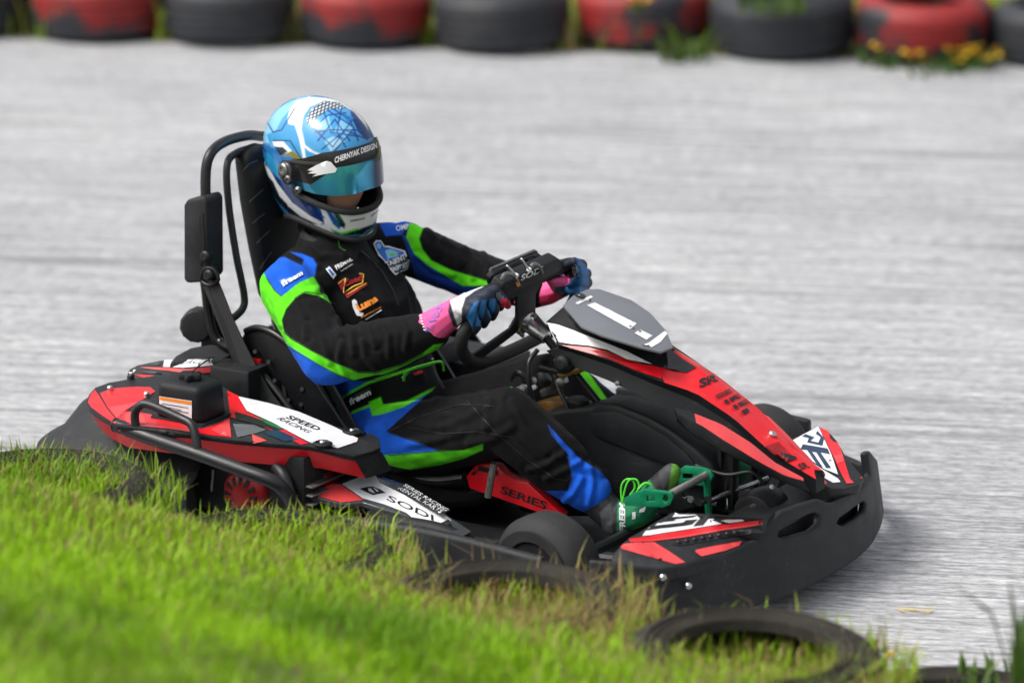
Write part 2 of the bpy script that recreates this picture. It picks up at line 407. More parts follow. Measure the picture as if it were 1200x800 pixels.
# ---- tyres
def tyre_mat(name,painted):
    m=bpy.data.materials.new(name); N,L,B=nodes(m); v=mapping(N,L,(1,1,1)); a=noise_n(N,L,v,4.5,6,.65); b=noise_n(N,L,v,22,5,.6)
    blk=mixc(N,L,b,(.010,.012,.016),(.030,.033,.04)); blk=mixc(N,L,ramp(N,L,a,[(.55,(0,0,0)),(.75,(.5,.5,.5))]),blk,(.07,.065,.055))
    if painted:
        rd=mixc(N,L,b,(.15,.010,.010),(.36,.016,.014)); at=N.new('ShaderNodeSeparateXYZ'); L.new(mapping(N,L,(1,1,1)),at.inputs[0])
        ad=N.new('ShaderNodeMath'); ad.operation='MULTIPLY_ADD'; L.new(at.outputs[2],ad.inputs[0]); ad.inputs[1].default_value=1.1; L.new(a,ad.inputs[2])
        msk=ramp(N,L,ad.outputs[0],[(.60,(0,0,0)),(.70,(1,1,1))]); c=mixc(N,L,msk,blk,rd)
    else: c=blk
    L.new(c,B.inputs['Base Color']); B.inputs['Roughness'].default_value=.62
    bp=N.new('ShaderNodeBump'); bp.inputs['Strength'].default_value=.3; bp.inputs['Distance'].default_value=.004; L.new(b,bp.inputs['Height']); L.new(bp.outputs[0],B.inputs['Normal'])
    return m
TYB=tyre_mat('old_tyre_rubber',False); TYR=tyre_mat('red_painted_tyre_rubber',True)
TYG=mat('dusty_tyre_rubber',(.024,.021,.017),.8,bump=.5,bscale=60,var=.6,vscale=7,wear=.55,dust=(.13,.10,.065),spec=.3)
def tyre_mesh(name,R,W,hole,m):
    b=MB(); h=W/2; prof=[]
    rb=R*hole
    # section from inner bead, over the upper sidewall, tread with grooves, lower sidewall, inner wall
    prof=[(rb,W*.18),(rb+.006,W*.06),(rb+.022,W*.02),(rb+.026,W*.035),(rb+.032,W*.035),(rb+.036,W*.012),(R-.080,0.0),(R-.077,.006),(R-.068,.006),(R-.065,.0),(R-.045,.006),(R-.018,.022),(R-.004,.042)]
    k=4; z0=.05; z1=W-.05
    for i in range(k):
        a=z0+(z1-z0)*i/k; c=z0+(z1-z0)*(i+1)/k; g=.006
        prof+=[(R,a+g),(R+.003,(a+c)/2),(R,c-g),(R-.009,c-g*.6),(R-.009,c+g*.6)]
    prof=prof[:-2]+[(R-.004,W-.042),(R-.018,W-.022),(R-.045,W-.006),(R-.065,W),(R-.068,W-.006),(R-.077,W-.006),(R-.080,W),(rb+.036,W*.988),(rb+.032,W*.965),(rb+.026,W*.965),(rb+.022,W*.98),(rb+.006,W*.94),(rb,W*.82),(rb+.05,W*.75),(R-.03,W*.7),(R-.025,W*.5),(R-.03,W*.3),(rb+.05,W*.25),(rb,W*.18)]
    n=72; rows=[]
    for r,z in prof:
        row=[]
        for q in range(n):
            t=q*2*math.pi/n; rr=r
            if r>R-.02 and q%2 and abs(z-W/2)>W*.22: rr-=.005
            row.append((rr*math.cos(t),rr*math.sin(t),z))
        rows.append(row)
    b.grid(rows,m,True); me=b.build(name,angle=40); return me
proto={}
def place_tyre(kind,loc,rot,label,group,sc=1.0):
    if kind not in proto:
        R,W,hl,m=dict(black=(.285,.25,.62,TYB),red=(.285,.25,.62,TYR),bank=(.30,.20,.60,TYG))[kind]
        o=tyre_mesh('barrier_tyre',R,W,hl,m); proto[kind]=o
    else:
        o=proto[kind].copy(); COL.objects.link(o)
    o.location=loc; o.rotation_euler=rot; o.scale=(sc,sc,sc); tag(o,label,'tyre',group); return o
fars=[(-62,50,'black','black tyre left of the leftmost red one, mostly out of view, in the far row'),
 (100,54,'red','red painted tyre with a black lower half, leftmost red one of the far row'),
 (255,61,'black','black tyre with ribbed tread between the two leftmost red tyres of the far row'),
 (414,63,'red','bright red tyre straight above the driver\'s helmet in the far row'),
 (580,69,'black','plain black tyre right of the one above the helmet, far row'),
 (748,66,'red','red tyre with weeds leaning on its right side in the far row'),
 (913,75,'black','dark blue black tyre with green weeds growing out of its hole'),
 (1080,80,'red','worn red and black tyre behind the yellow flowers in the far row'),
 (1245,86,'black','black tyre right of the worn red one with yellow flowers, mostly out of view')]
for i,(px,py,k,lab) in enumerate(fars):
    p=U(px,py,Z=0)+TN*.285+np.array([0,0,.0])
    place_tyre(k,tuple(p),(math.radians(random.uniform(-3.5,3.5)),math.radians(random.uniform(-3.5,3.5)),random.uniform(0,6)),lab,'tyres lining the far edge of the track',random.uniform(.94,1.05))
# ---- near bank
def sm(a,b,x): t=np.clip((x-a)/(b-a),0,1); return t*t*(3-2*t)
BASE0=-1.62
def edge(s): return -np.interp(s,[-9,-2,-.83,-.26,.28,.81,1.21,2.2,9],[-.72,-.80,-1.01,-1.20,-1.48,-1.78,-1.72,-1.66,-1.6])-.16
def crest(s): return np.interp(s,[-9,-.83,-.26,.28,.81,1.3,2.5],[.40,.395,.335,.31,.345,.20,.14])
def bank_h(s,t):
    """height over the track; s along, t across (negative towards the camera)"""
    e=np.clip(-(t)-edge(s),0,None)
    left=1-sm(-.2,1.35,s)
    return crest(s)*sm(0,.30,e)+(.09+.12*left)*np.clip(e-.15,0,None)
bm_rows=[]
S=np.linspace(-9,9,150); T=-np.linspace(.55,6.5,110)
for t in T:
    bm_rows.append([tl(s,t,float(bank_h(s,t))+.02*noise.noise(Vector((s*1.7,t*1.7,0)))-.01) for s in S])
b=MB(); b.grid(bm_rows,soil); bank=b.build('bank',angle=180); tag(bank,None,None,kind='structure')
nears=[(890,704,.36,'dusty grey tyre half buried in weeds under the front bumper'),
 (608,648,.34,'brown dusty tyre lying against the kart\'s right front wheel'),
 (345,590,.34,'dark tyre almost buried in tall grass beside the kart engine'),
 (75,519,.40,'dark tyre sunk in grass below the rear bumper of the kart'),
 (1120,772,.22,'dirty tyre with grass over it, right end of the near row')]
NEAR=[]
for i,(px,py,z,lab) in enumerate(nears):
    q=U(px,py,Z=z); p=q-TN*.255; p[2]=z-.18
    place_tyre('bank',tuple(p),(math.radians(random.uniform(-4,4)),math.radians(random.uniform(-3,3)),random.uniform(0,6)),lab,'tyres half buried along the near bank',.9)
    NEAR.append(p)
# ---- grass: one mesh of many blades
def grass_mat(name,c0,c1,dry,w0,w1):
    m=bpy.data.materials.new(name); N,L,B=nodes(m); v=mapping(N,L,(1,1,1)); a=noise_n(N,L,v,1.7,4,.65); b=noise_n(N,L,v,40,2,.6)
    at=N.new('ShaderNodeAttribute'); at.attribute_name='Col'
    c=mixc(N,L,b,c0,c1); c=mixc(N,L,ramp(N,L,a,[(.38,(.75,.75,.75)),(.55,(0,0,0))]),c,(c0[0]*.33,c0[1]*.45,c0[2])); c=mixc(N,L,at.outputs['Fac'],c,dry)
    L.new(c,B.inputs['Base Color']); B.inputs['Roughness'].default_value=.55; B.inputs['Specular IOR Level'].default_value=.3
    tr=N.new('ShaderNodeBsdfTranslucent'); L.new(c,tr.inputs[0]); mx=N.new('ShaderNodeMixShader'); mx.inputs[0].default_value=.35
    L.new(B.outputs[0],mx.inputs[1]); L.new(tr.outputs[0],mx.inputs[2]); L.new(mx.outputs[0],N['Material Output'].inputs[0]); return m
GR=grass_mat('grass_blades',(.26,.50,.006),(.38,.62,.012),(.36,.25,.11),0,1)
def blades(name,pts,hts,wid,dry,m,lean=.5,label=None,droop=.3):
    n=len(pts); pts=np.asarray(pts,float); az=rng.uniform(0,2*np.pi,n); d=np.stack([np.cos(az),np.sin(az),np.zeros(n)],1)
    sd=np.stack([-d[:,1],d[:,0],np.zeros(n)],1); h=np.asarray(hts)[:,None]; w=np.asarray(wid)[:,None]; le=rng.uniform(.1,1,n)[:,None]*lean
    z=np.array([0,0,1.]); p0=pts; p1=pts+z*h*.5+d*h*le*.3; p2=pts+z*h*(.95-droop*le)+d*h*le
    V=np.concatenate([p0-sd*w,p0+sd*w,p1+sd*w*.8,p1-sd*w*.8,p2],1).reshape(-1,3)
    me=bpy.data.meshes.new(name); i=np.arange(n)*5
    loops=np.stack([i,i+1,i+2,i+3,i+3,i+2,i+4],1).ravel(); st=np.stack([np.arange(n)*7,np.arange(n)*7+4],1).ravel(); tot=np.tile([4,3],n)
    me.vertices.add(len(V)); me.vertices.foreach_set('co',V.ravel()); me.loops.add(len(loops)); me.loops.foreach_set('vertex_index',loops)
    me.polygons.add(2*n); me.polygons.foreach_set('loop_start',st); me.polygons.foreach_set('loop_total',tot); me.update(calc_edges=True)
    me.materials.append(m); o=bpy.data.objects.new(name,me); COL.objects.link(o)
    C=np.repeat(np.stack([dry]*3+[np.ones(n)],1),5,0); setcol(o,C); return o
def nz(s,t,f,o=0): return np.array([noise.noise(Vector((a*f+o,b*f,o))) for a,b in zip(s,t)])
n=360000
s=rng.uniform(-4.6,4.2,n); t=-rng.uniform(.7,5.2,n)
e=-t-edge(s)
P=s[:,None]*TR+t[:,None]*TN; P[:,2]=bank_h(s,t)-.01
px=proj(P); inf=(px[:,0]>-80)&(px[:,0]<1290)&(px[:,1]<900); vis=((px[:,0]>-650)&(px[:,0]<1850)&(px[:,1]<1500)&(e>.02))&(inf|(rng.uniform(0,1,n)<.55))
dens=nz(s,t,1.9,3); brown=nz(s,t,1.1,9)
# bare, dry earth around the tyres by the front wheel
dryc=np.exp(-(((px[:,0]-590)/150)**2+((px[:,1]-660)/45)**2))+.55*np.exp(-(((px[:,0]-960)/170)**2+((px[:,1]-770)/40)**2))
keep=vis&(rng.uniform(0,1,n)<np.clip(1.05+dens-.5*dryc,.12,1))
ht=(.025+.03*rng.uniform(0,1,n)+.045*np.clip(dens,0,1))*(1-.35*np.clip(dryc,0,1))*(.55+.45*sm(.1,.6,e))
tall=rng.uniform(0,1,n)<.03; ht=np.where(tall,ht*1.5,ht)
dry=np.clip((rng.uniform(0,1,n)<(.06+.34*(1-sm(.05,.75,e))+.30*np.clip(nz(s,t,.9,21),0,1)+.85*np.clip(dryc,0,1)+.35*np.clip(brown-.1,0,1)))*rng.uniform(.5,1,n)+.25*np.clip(brown,0,1)+.25*rng.uniform(0,1,n)*(1-sm(0,.7,e)),0,1)
PT=[P[keep]]; HT=[ht[keep]]; DT=[dry[keep]]
for i,(p,k,dd) in enumerate(zip(NEAR,(1500,1700,2300,2300,900),(.35,.7,.0,-.3,.3))):   # grass grown through the tyres
    a=rng.uniform(0,2*np.pi,k); r=.215*np.sqrt(rng.uniform(0,1,k)); q=np.stack([p[0]+r*np.cos(a),p[1]+r*np.sin(a),np.full(k,p[2]+(.15 if i in(2,3) else .12 if i!=0 else .09))],1)
    PT.append(q); HT.append(rng.uniform(.025,.065,k)); DT.append(np.clip(rng.uniform(-.5,1,k)+dd*.6,0,1))
    if True: # tufts leaning over the near half of the tyre
        k=(4200,3600,2600,2600,900)[i]; a=math.atan2(-TN[1],-TN[0])+rng.normal(0,(1.05,1.0,1.25,1.35,1.2)[i],k); r=rng.uniform(.15,.33,k); q=np.stack([p[0]+r*np.cos(a),p[1]+r*np.sin(a),np.full(k,p[2]+.12)],1); PT.append(q); HT.append(rng.uniform(.04,.085 if i!=1 else .12,k)); DT.append(np.clip(rng.uniform(-.5,1,k)+dd*(.6 if i!=1 else 1.1),0,1))
PT=np.concatenate(PT); HT=np.concatenate(HT); DT=np.concatenate(DT)
gs=blades('grass',PT,HT,rng.uniform(.0012,.0028,len(PT)),DT,GR,lean=.8); tag(gs,None,None,kind='stuff')
# far verge grass
n=9000; s=rng.uniform(-9,7,n); t=TF+rng.uniform(.05,2.2,n); P=np.array([tl(a,b_,0) for a,b_ in zip(s,t)])
fg=blades('verge_grass',P,rng.uniform(.08,.26,n),rng.uniform(.004,.009,n),np.clip(rng.uniform(-.3,1,n),0,1),GR,lean=.7); tag(fg,None,None,kind='stuff')
# ---- weeds and flowers, one thing per clump
WG=grass_mat('weed_leaves',(.03,.10,.012),(.10,.22,.03),(.3,.25,.1),0,1)
YP=mat('yellow_petals',(.75,.46,.01),.6,var=.15,vscale=60)
def weed(px,py,h,rad,nb,label,nf=0,z=None,cat='weed'):
    base=U(px,py,Z=0) if z is None else U(px,py,Z=z)
    root=empty('flowering_weed' if nf else 'weed_clump',tuple(base),label,cat)
    a=rng.uniform(0,2*np.pi,nb); r=rad*np.sqrt(rng.uniform(0,1,nb)); P=base+np.stack([r*np.cos(a),r*np.sin(a),np.zeros(nb)],1)
    o=blades('leaves',P,h*rng.uniform(.4,1,nb),rng.uniform(.005,.011,nb),rng.uniform(0,.25,nb),WG,lean=1.1); attach(o,root)
    if nf:
        b=MB(); bs=MB()
        for k in range(nf):
            q=base+np.array([rng.normal()*rad*.6,rng.normal()*rad*.6,h*rng.uniform(.7,1.15)]); b=MB(); b.use(YP)
            ax_=np.array([rng.normal()*.35,rng.normal()*.35,1.]); ax_/=np.linalg.norm(ax_); e1=np.cross(ax_,[1,.2,0]); e1/=np.linalg.norm(e1); e2=np.cross(ax_,e1)
            for ring,(np_,l,up_) in enumerate(((18,.015,.25),(14,.011,.7),(8,.006,1.6))):
                for j in range(np_):
                    t=(j+.5*ring)*2*math.pi/np_; u=e1*math.cos(t)+e2*math.sin(t)+ax_*up_*.6; w=-e1*math.sin(t)+e2*math.cos(t)
                    b.add([q,q+u*l*.6+w*.0016,q+u*l,q+u*l*.6-w*.0016],[(0,1,2,3)])
            b.build('flower_head',root)
            bs.tube([base+(q-base)*np.array([.5,.5,0]),q-np.array([0,0,.002])],.0025,WG,5,smooth=0)
        bs.build('stem',root,each=True)
weed(1092,80,.08,.22,60,'clump of yellow flowers at the foot of the worn red far tyre',56,cat='flowers')
weed(1142,80,.08,.08,30,'smaller yellow flower clump in front of the gap right of the worn red far tyre',12,cat='flowers')
weed(800,70,.16,.11,45,'green weed leaning between a red and a black far tyre')
weed(1030,76,.10,.10,40,'low dark green weed right of the black far tyre')
weed(905,14,.12,.14,60,'green weed growing out of a black far tyre',z=.22)
weed(745,12,.05,.05,14,'single yellow flower cluster on top of a red far tyre',12,z=.24,cat='flowers')
weed(1216,800,.30,.06,22,'tall green weed rising beside the track, right of the kart bumper',z=.45)
weed(1188,806,.09,.11,50,'leafy low green weed growing over the dirty tyre ahead of the kart',z=.20)
weed(1010,772,.03,.07,30,'low yellow flowers just ahead of the dusty grey near tyre',6,z=.18,cat='flowers')
# yellow paint marks on the track
yp=mat('yellow_road_paint',(.55,.42,.10),.8,var=.35,vscale=18)
_n=yp.node_tree.nodes; _l=yp.node_tree.links; _t=_n.new('ShaderNodeBsdfTransparent'); _x=_n.new('ShaderNodeMixShader')
_l.new(ramp(_n,_l,noise_n(_n,_l,mapping(_n,_l,(9,26,1)),1.,6,.7),[(.50,(0,0,0)),(.62,(.75,.75,.75))]),_x.inputs[0]); _l.new(_t.outputs[0],_x.inputs[1]); _l.new(_n['Principled BSDF'].outputs[0],_x.inputs[2]); _l.new(_x.outputs[0],_n['Material Output'].inputs[0])
for nm,q in (('paint_mark',[(1048,708),(1070,704),(1096,710),(1088,719),(1056,717)]),('paint_mark',[(1028,748),(1060,752),(1100,764),(1090,771),(1050,764),(1026,756)])):
    b=MB(); b.add([U(x,y,Z=.006) for x,y in q],[tuple(range(len(q)))],yp); o=b.build(nm); tag(o,None,None,kind='structure')
# ================= the kart
kart=empty('go_kart',(0,0,0),'red, white and black racing kart with a white number 1 on its front panel','go-kart')
def rows_px(rows,n): return [resample(uy(r),n) for r in rows]
# ---- chassis, floor tray
b=MB()
for sY in (-1,1):
    b.tube([(-.62,.30*sY,.09),(-.2,.33*sY,.07),(.2,.30*sY,.07),(.5,.24*sY,.07),(.82,.18*sY,.08)],.015,M['tube'])
    b.tube([(-.05,.33*sY,.08),(0,.52*sY,.09),(.02,.60*sY,.11)],.012,M['tube']); b.tube([(.28,.30*sY,.08),(.3,.52*sY,.09),(.3,.60*sY,.11)],.012,M['tube'])
    b.tube([(-.45,.60*sY,.12),(0,.615*sY,.12),(.34,.60*sY,.12)],.014,M['tube'])
b.tube([(.55,-.47,.13),(.55,-.3,.12),(.55,.3,.12),(.55,.47,.13)],.014,M['dark'],smooth=0)
b.tube([(-.53,-.6,.14),(-.53,.6,.14)],.02,M['steeld'],smooth=0)
b.tube([(.62,-.25,.09),(.80,-.22,.1),(.93,-.2,.14)],.013,M['tube']);b.tube([(.62,.25,.09),(.80,.22,.1),(.93,.2,.14)],.013,M['tube'])
b.build('chassis_frame',kart)
b=MB(); b.prism([(-.1,-.30,.052),(.35,-.29,.052),(.86,-.2,.06),(.86,.2,.06),(.35,.29,.052),(-.1,.30,.052)],(0,0,-.004),M['black'])
b.build('floor_tray',kart)
# ---- wheels
def wheel(x,y,R,W,steer,nm='wheel'):
    root=empty(nm,(x,y,R),None,None); root.parent=kart
    Rz=rotm('Z',steer); ax=Rz@np.array([0,1,0]); c=np.array([x,y,R])
    h=W/2; q=.026
    prof=[(R*.55,-h+.012),(R*.60,-h),(R*.80,-h-.003),(R-q,-h+.006),(R-.012,-h+.014),(R-.004,-h+.026),(R,-h*.45),(R+.001,0),(R,h*.45),(R-.004,h-.026),(R-.012,h-.014),(R-q,h-.006),(R*.8,h+.003),(R*.6,h),(R*.55,h-.012),(R*.5,h-.03),(R*.5,-h+.03)]
    b=MB(); b.lathe([(r,z) for r,z in prof]+[prof[0]],c,ax,M['rubber'],56); t=b.build('tyre',None,angle=50,weld=True); attach(t,root)
    b=MB(); b.lathe([(R*.555,-h+.006),(R*.52,-h+.008),(R*.47,-h+.03),(R*.3,-h+.045),(R*.16,-h+.03),(0,-h+.03)],c,ax,M['dark'],40)
    b.lathe([(0,h-.03),(R*.16,h-.03),(R*.3,h-.045),(R*.47,h-.03),(R*.52,h-.008),(R*.555,h-.006)],c,ax,M['dark'],40)
    for k in range(3):
        t_=k*2*math.pi/3; u=np.cross(ax,[0,0,1]); p=c-ax*(h-.034)+(u*math.cos(t_)+np.array([0,0,1])*math.sin(t_))*R*.24
        b.lathe([(0,-.01),(.007,-.01),(.007,.004),(0,.004)],p,ax,M['steel'],8)
    b.lathe([(R*.47,-h+.035),(R*.47,h-.035)],c,ax,M['dark'],40)
    attach(b.build('rim',None),root)
wheel(.535,-.515,.128,.125,-7); wheel(.535,.515,.128,.125,-7); wheel(-.53,-.53,.14,.19,0); wheel(-.53,.53,.14,.19,0)
# ---- front bumper: a curved wall with two hand-hold slots either side
plan=[(.45,-.65),(.61,-.645),(.75,-.605),(.855,-.52),(.916,-.405),(.957,-.29),(.980,-.205),(.994,-.1),(.998,0)]
plan=plan+[(x,-y) for x,y in plan[-2::-1]]
PL=np.array([[p[0],p[1],0] for p in cr([(x,y,0) for x,y in plan],8)]); PS=np.r_[0,np.cumsum(np.linalg.norm(np.diff(PL,axis=0),axis=1))]; SM=PS[-1]/2
def lean(z): return -.030*max(0,(z-.05))/.2
def on_plan(s,z):
    p=np.array([np.interp(s,PS,PL[:,0]),np.interp(s,PS,PL[:,1]),z]); i=min(np.searchsorted(PS,s),len(PS)-1); i=max(i,1)
    t=PL[i]-PL[i-1]; t/=np.linalg.norm(t); n=np.array([t[1],-t[0],0]); 
    # inward normal (towards the kart)
    if n@(np.array([.45,0,0])-p)<0: n=-n
    return p+n*(-lean(z))
def px_plan(px,py,lo=0,hi=None):
    best=None
    for s in np.linspace(0,PS[-1]*.66,500):
        for it in range(1):
            p=on_plan(s,.15); q=proj(p); 
        # solve height for this s
        z=.15
        for _ in range(3):
            p=on_plan(s,z); y0=proj(p)[1]; p2=on_plan(s,z+.01); y1=proj(p2)[1]; z+= (py-y0)/(y1-y0)*.01
        e=abs(proj(on_plan(s,z))[0]-px)
        if best is None or e<best[0]: best=(e,s,z)
    return best[1:]
top=[(690,655),(735,658),(775,662),(790,662),(820,655),(850,646),(870,638),(882,631),(890,621),(899,609),(914,598),(935,590),(955,584),(961,586),(967,589),(976,588),(994,578),(1010,568),(1017,557),(1022,546),(1026,534),(1030,530)]
tops=[px_plan(*p) for p in top]
h1=[px_plan(*p) for p in [(908,628),(910,619),(920,613),(940,604),(952,600),(957,604),(956,613),(947,621),(930,626),(914,630)]]
h2=[px_plan(*p) for p in [(977,613),(980,607),(995,596),(1008,587),(1011,591),(1009,599),(998,608),(984,616)]]
zt=[z for s,z in tops]
half=[(s,z) for s,z in tops if s<SM]
# left half mirrors the right, except around the raised tip that the photo shows
sl=[(s,z) for s,z in tops if s>=SM]; smax=sl[-1][0]
rest=[(2*SM-s,.05+(z-.05)*.55) for s,z in half[::-1] if 2*SM-s>smax+.26]
outline=half+sl+[(smax+.035,sl[-1][1]-.006),(smax+.08,sl[-1][1]-.03),(smax+.22,.165)]+rest+[(2*SM-half[0][0],.05),(half[0][0],.05)]
smid=[(2*SM-s,z) for s,z in h1[::-1]]
def bump_fn(p): return on_plan(p[0],p[1])
b=MB(); b.cdt([outline,h1,h2],bump_fn,M['bumper'],.022); bumper=b.build('front_bumper',kart,solid=.020,soff=0,angle=55,bevel=.006,seg=2)
b=MB()
for px,py in ((805,682),(776,672)):
    s,z=px_plan(px,py); p=on_plan(s,z); n=on_plan(s,z)-on_plan(s,z); q=p+np.array([.35,-.9,.1])*.003
    d=np.array([.55,-.83,0]); b.lathe([(0,-.01),(.008,-.01),(.0085,.007),(.005,.012),(0,.012)],p+d*.02,d,M['steel'],14)
b.build('bolt',bumper,each=True)
# side bar continuing the bumper rearward
b=MB(); rows=[]
for x in np.linspace(.04,.60,16):
    y=-.648-.006*math.sin((x-.04)*5); zt_=.205+.012*math.sin((x-.04)*6)
    rows.append([(x,y+.022,zt_-.004),(x,y+.006,zt_),(x,y-.004,zt_-.008),(x,y-.006,.12),(x,y+.004,.075),(x,y+.022,.072)])
b.grid(rows,M['bumper'],True,True); b.build('side_bumper',kart,bevel=.005); 
b=MB(); b.grid([[(x,-y,z) for x,y,z in r] for r in rows],M['bumper'],True,True); b.build('side_bumper',kart,bevel=.005)
# ---- front wings (pontoons) over the bumper
def wing(mir):
    top_=[(715,655,.205),(720,645,.215),(737,631,.235),(762,613,.25),(787,599,.262),(830,600,.262),(892,606,.255),(908,598,.25),(912,606,.225),(900,614,.21),(884,633,.195),(850,648,.19),(800,662,.19),(772,664,.192),(735,662,.195)]
    P=uz(top_)
    if mir: P=[(p[0],-p[1],p[2]) for p in P]
    b=MB(); b.prism(P,(0,0,-.035),M['bumper']); return b.build('front_wing',kart,bevel=.007,seg=3,angle=40)
wr=wing(False); T=bvh(wr)
P=uz([(922,517,.24),(940,508,.26),(959,499,.275),(970,504,.27),(980,515,.265),(990,532,.255),(1000,545,.24),(1013,560,.22),(1008,567,.22),(990,572,.225),(975,572,.235),(962,566,.24),(948,548,.24),(935,530,.24)])
b=MB(); b.cdt([[(p[0],p[1]) for p in P]],lambda q,P=P: np.array([q[0],q[1],min(P,key=lambda p:(p[0]-q[0])**2+(p[1]-q[1])**2)[2]]),M['bumper']); wl=b.build('front_wing',kart,solid=.05,bevel=.005,seg=2,angle=40)
def D(o,T):
    def f(poly,m,off=.0012,cell=9): decal(o,poly,m,off,cell,T)
    return f
d=D(wr,T)
d([(738,629.5),(760,614.5),(786.5,600.5),(830,601.5),(890,606.8),(850,613),(800,621),(762,627)],M['white'])
d([(737,631.5),(762,628),(800,622),(850,614),(893,608.5),(893,612),(850,619),(800,628),(765,632.5),(738,634)],M['red'])
d([(738,634),(765,632.5),(800,628),(850,619),(893,612),(893,614),(850,621),(800,630),(766,634),(739,635)],M['pink'],.0013)
d([(726,638),(745,635.5),(766,635),(784,646),(803,659),(791,661),(760,652),(729,643)],M['pink'])
d([(812,645),(840,639),(869,634),(866,639),(850,645),(822,652)],M['pink'])
d([(786,638),(800,632),(850,624),(882,619),(880,624),(850,630),(812,637),(795,640)],M['ink'])
for q_ in ([(756,622),(764,616.5),(800,612.5),(804,609.5),(776,612),(783,606.5),(818,603.5),(812,606.5),(792,608.5),(789,610.5),(818,608.5),(810,615.5),(770,620)],[(812,617),(822,605.5),(832,603),(858,602),(862,605),(846,609),(858,613.5),(846,614),(834,609.5),(842,606.5),(848,605),(832,606),(824,615.5)]): decal(wr,q_,M['ink'],.0018,5,T)
b=MB()
fn=caster(wr,.001,T)
for k in range(8):
    q=fn((795+k*9.5,635.5-k*1.7)); 
    if q is not None: b.lathe([(0,-.004),(.0075,-.004),(.0065,.003),(.003,.006),(0,.006)],q,(0,-.2,1),M['dark'],10)
b.build('vent_stud',wr,each=True)
T=bvh(wl); d=D(wl,T)
d([(928,517),(944,508),(959,500),(966,515),(974,532),(981,553),(982,556),(966,550),(948,538),(938,528)],M['white'])
d([(949,540),(962,549),(982,561),(985,565),(976,566),(960,557),(952,549)],M['white'])
d([(960,501),(968,504),(979,513),(987,531),(991,545),(996,561),(1001,566),(992,567),(986,556),(978,538),(968,517)],M['red'])
d([(1001,540),(1006,544),(1012,556),(1009,562),(1004,553)],M['red'])
d([(977,535),(987,533),(989,541),(981,544)],M['pink'],.002)
for q_ in ([(944,509),(955,513),(950,517),(959,519),(962,513),(956,509),(958,505),(966,514),(964,523),(946,519),(948,514),(940,512)],[(941,521),(970,526),(973,533),(962,531),(974,549),(968,549),(957,531),(952,530),(964,548),(958,546),(946,528),(938,527)]): decal(wl,q_,M['navy'],.0018,5,T)
# ---- front fairing
N_=26
r0=[(672,349,0),(735,376,0),(785,405,0),(830,440,0),(885,490,0),(930,528,0),(954,550,0)]
tL=[(640,377,-.085),(700,397,-.085),(735,411,-.078),(766,428,-.066),(815,452,-.053),(868,496,-.048),(915,537,-.038),(955,556,-.02)]
cL=[(655,404,-.115),(712,421,-.11),(766,444,-.098),(815,460,-.066),(860,490,-.056),(905,531,-.048),(956,561,-.024)]
kL=[(655,408,-.108),(712,427,-.102),(766,450,-.09),(812,468,-.058),(858,497,-.050),(905,536,-.046),(956,565,-.022)]
bL=[(640,411,-.108),(657,424,-.112),(714,446,-.11),(770,473,-.10),(812,500,-.072),(860,528,-.058),(915,560,-.05),(957,577,-.02)]
rows=rows_px([r0,tL,cL,kL,bL],N_)
b=MB()
for i,(m0) in enumerate(['red','red','black','black']):
    a,c=rows[i],rows[i+1]
    for j in range(N_-1):
        m=M[m0]
        if m0=='red' and proj((rows[1][j]+rows[1][j+1])/2)[0]<776: m=M['black']
        b.add([a[j],a[j+1],c[j+1],c[j]],[(0,1,2,3)],m)
# close the rear under the panel and the nose tip
e=[r[0] for r in rows]; cen=np.array([e[0][0],0,e[-1][2]]); b.add(e+[cen],[(0,1,2,3,4,5)],M['black'])
fair=b.build('front_fairing',kart,solid=.005,angle=28,mir=True)
e=[r[-1] for r in rows]; m_=MB(); L_=e+[np.array([p[0],-p[1],p[2]]) for p in e[:0:-1]]; m_.prism(L_,(-.006,0,0),M['black']); m_.build('nose_cap',fair)
T=bvh(fair); d=D(fair,T)
d([(641,378),(655,381),(700,398),(735,412),(764,427),(735,421),(712,410),(690,405),(668,403),(652,400)],M['white'])
d([(658,404.5),(690,407),(712,412),(740,423),(752,427),(775,430),(775,444),(745,434),(712,419.5),(680,411)],M['red'],.001)
d([(690,410),(712,413),(740,423.5),(750,428),(720,421),(705,416)],M['dred'],.0016)
d([(766,429),(772,420),(784,409),(800,421),(816,431),(804,437),(790,435)],M['gloss'],.0016)
text(fair,'SR',[(820,455),(842,446),(835,439),(815,446)],M['ink'],.0018,.04,.3,T=T)
for k,(tx) in enumerate(['SERIES','IE','IE','II']):
    x=845+k*10.3; y=465+k*6.0
    text(fair,tx,[(x-5,y+3),(x+13,y-5),(x+9,y-9),(x-8,y-1)],M['ink'],.0032,.03,.0,T=T)
d([(896,523),(912,518),(926,532),(933,538),(922,541),(910,534)],M['dred'],.0018)
d([(914,530),(932,535),(934,538),(922,541)],M['ink'],.0022)
text(fair,'SR',[(938,551),(950,548),(943,541),(934,544)],M['ink'],.0018,.03,T=T)
b=MB()
fn=caster(fair,.001,T)
for px,py in ((905,509),):
    q=fn((px,py)); b.lathe([(0,-.004),(.009,-.004),(.009,.004),(.005,.007),(0,.007)],q,(.45,-.15,.88),M['steel'],16)
for px,py in ((876,532),(724,449)):
    q=fn((px,py)); 
    if q is not None: b.lathe([(0,-.003),(.006,-.003),(.006,.004),(0,.005)],q,(.2,-.95,.1),M['steeld'],12)
b.build('fastener',fair,each=True)
b=MB(); q=U(661,425,Y=-.12); b.lathe([(0,-.03),(.012,-.03),(.012,0),(.02,.0),(.021,.014),(.012,.02),(0,.02)],q,(0,-1,0),M['black'],14); b.build('knob',fair,bevel=.002)
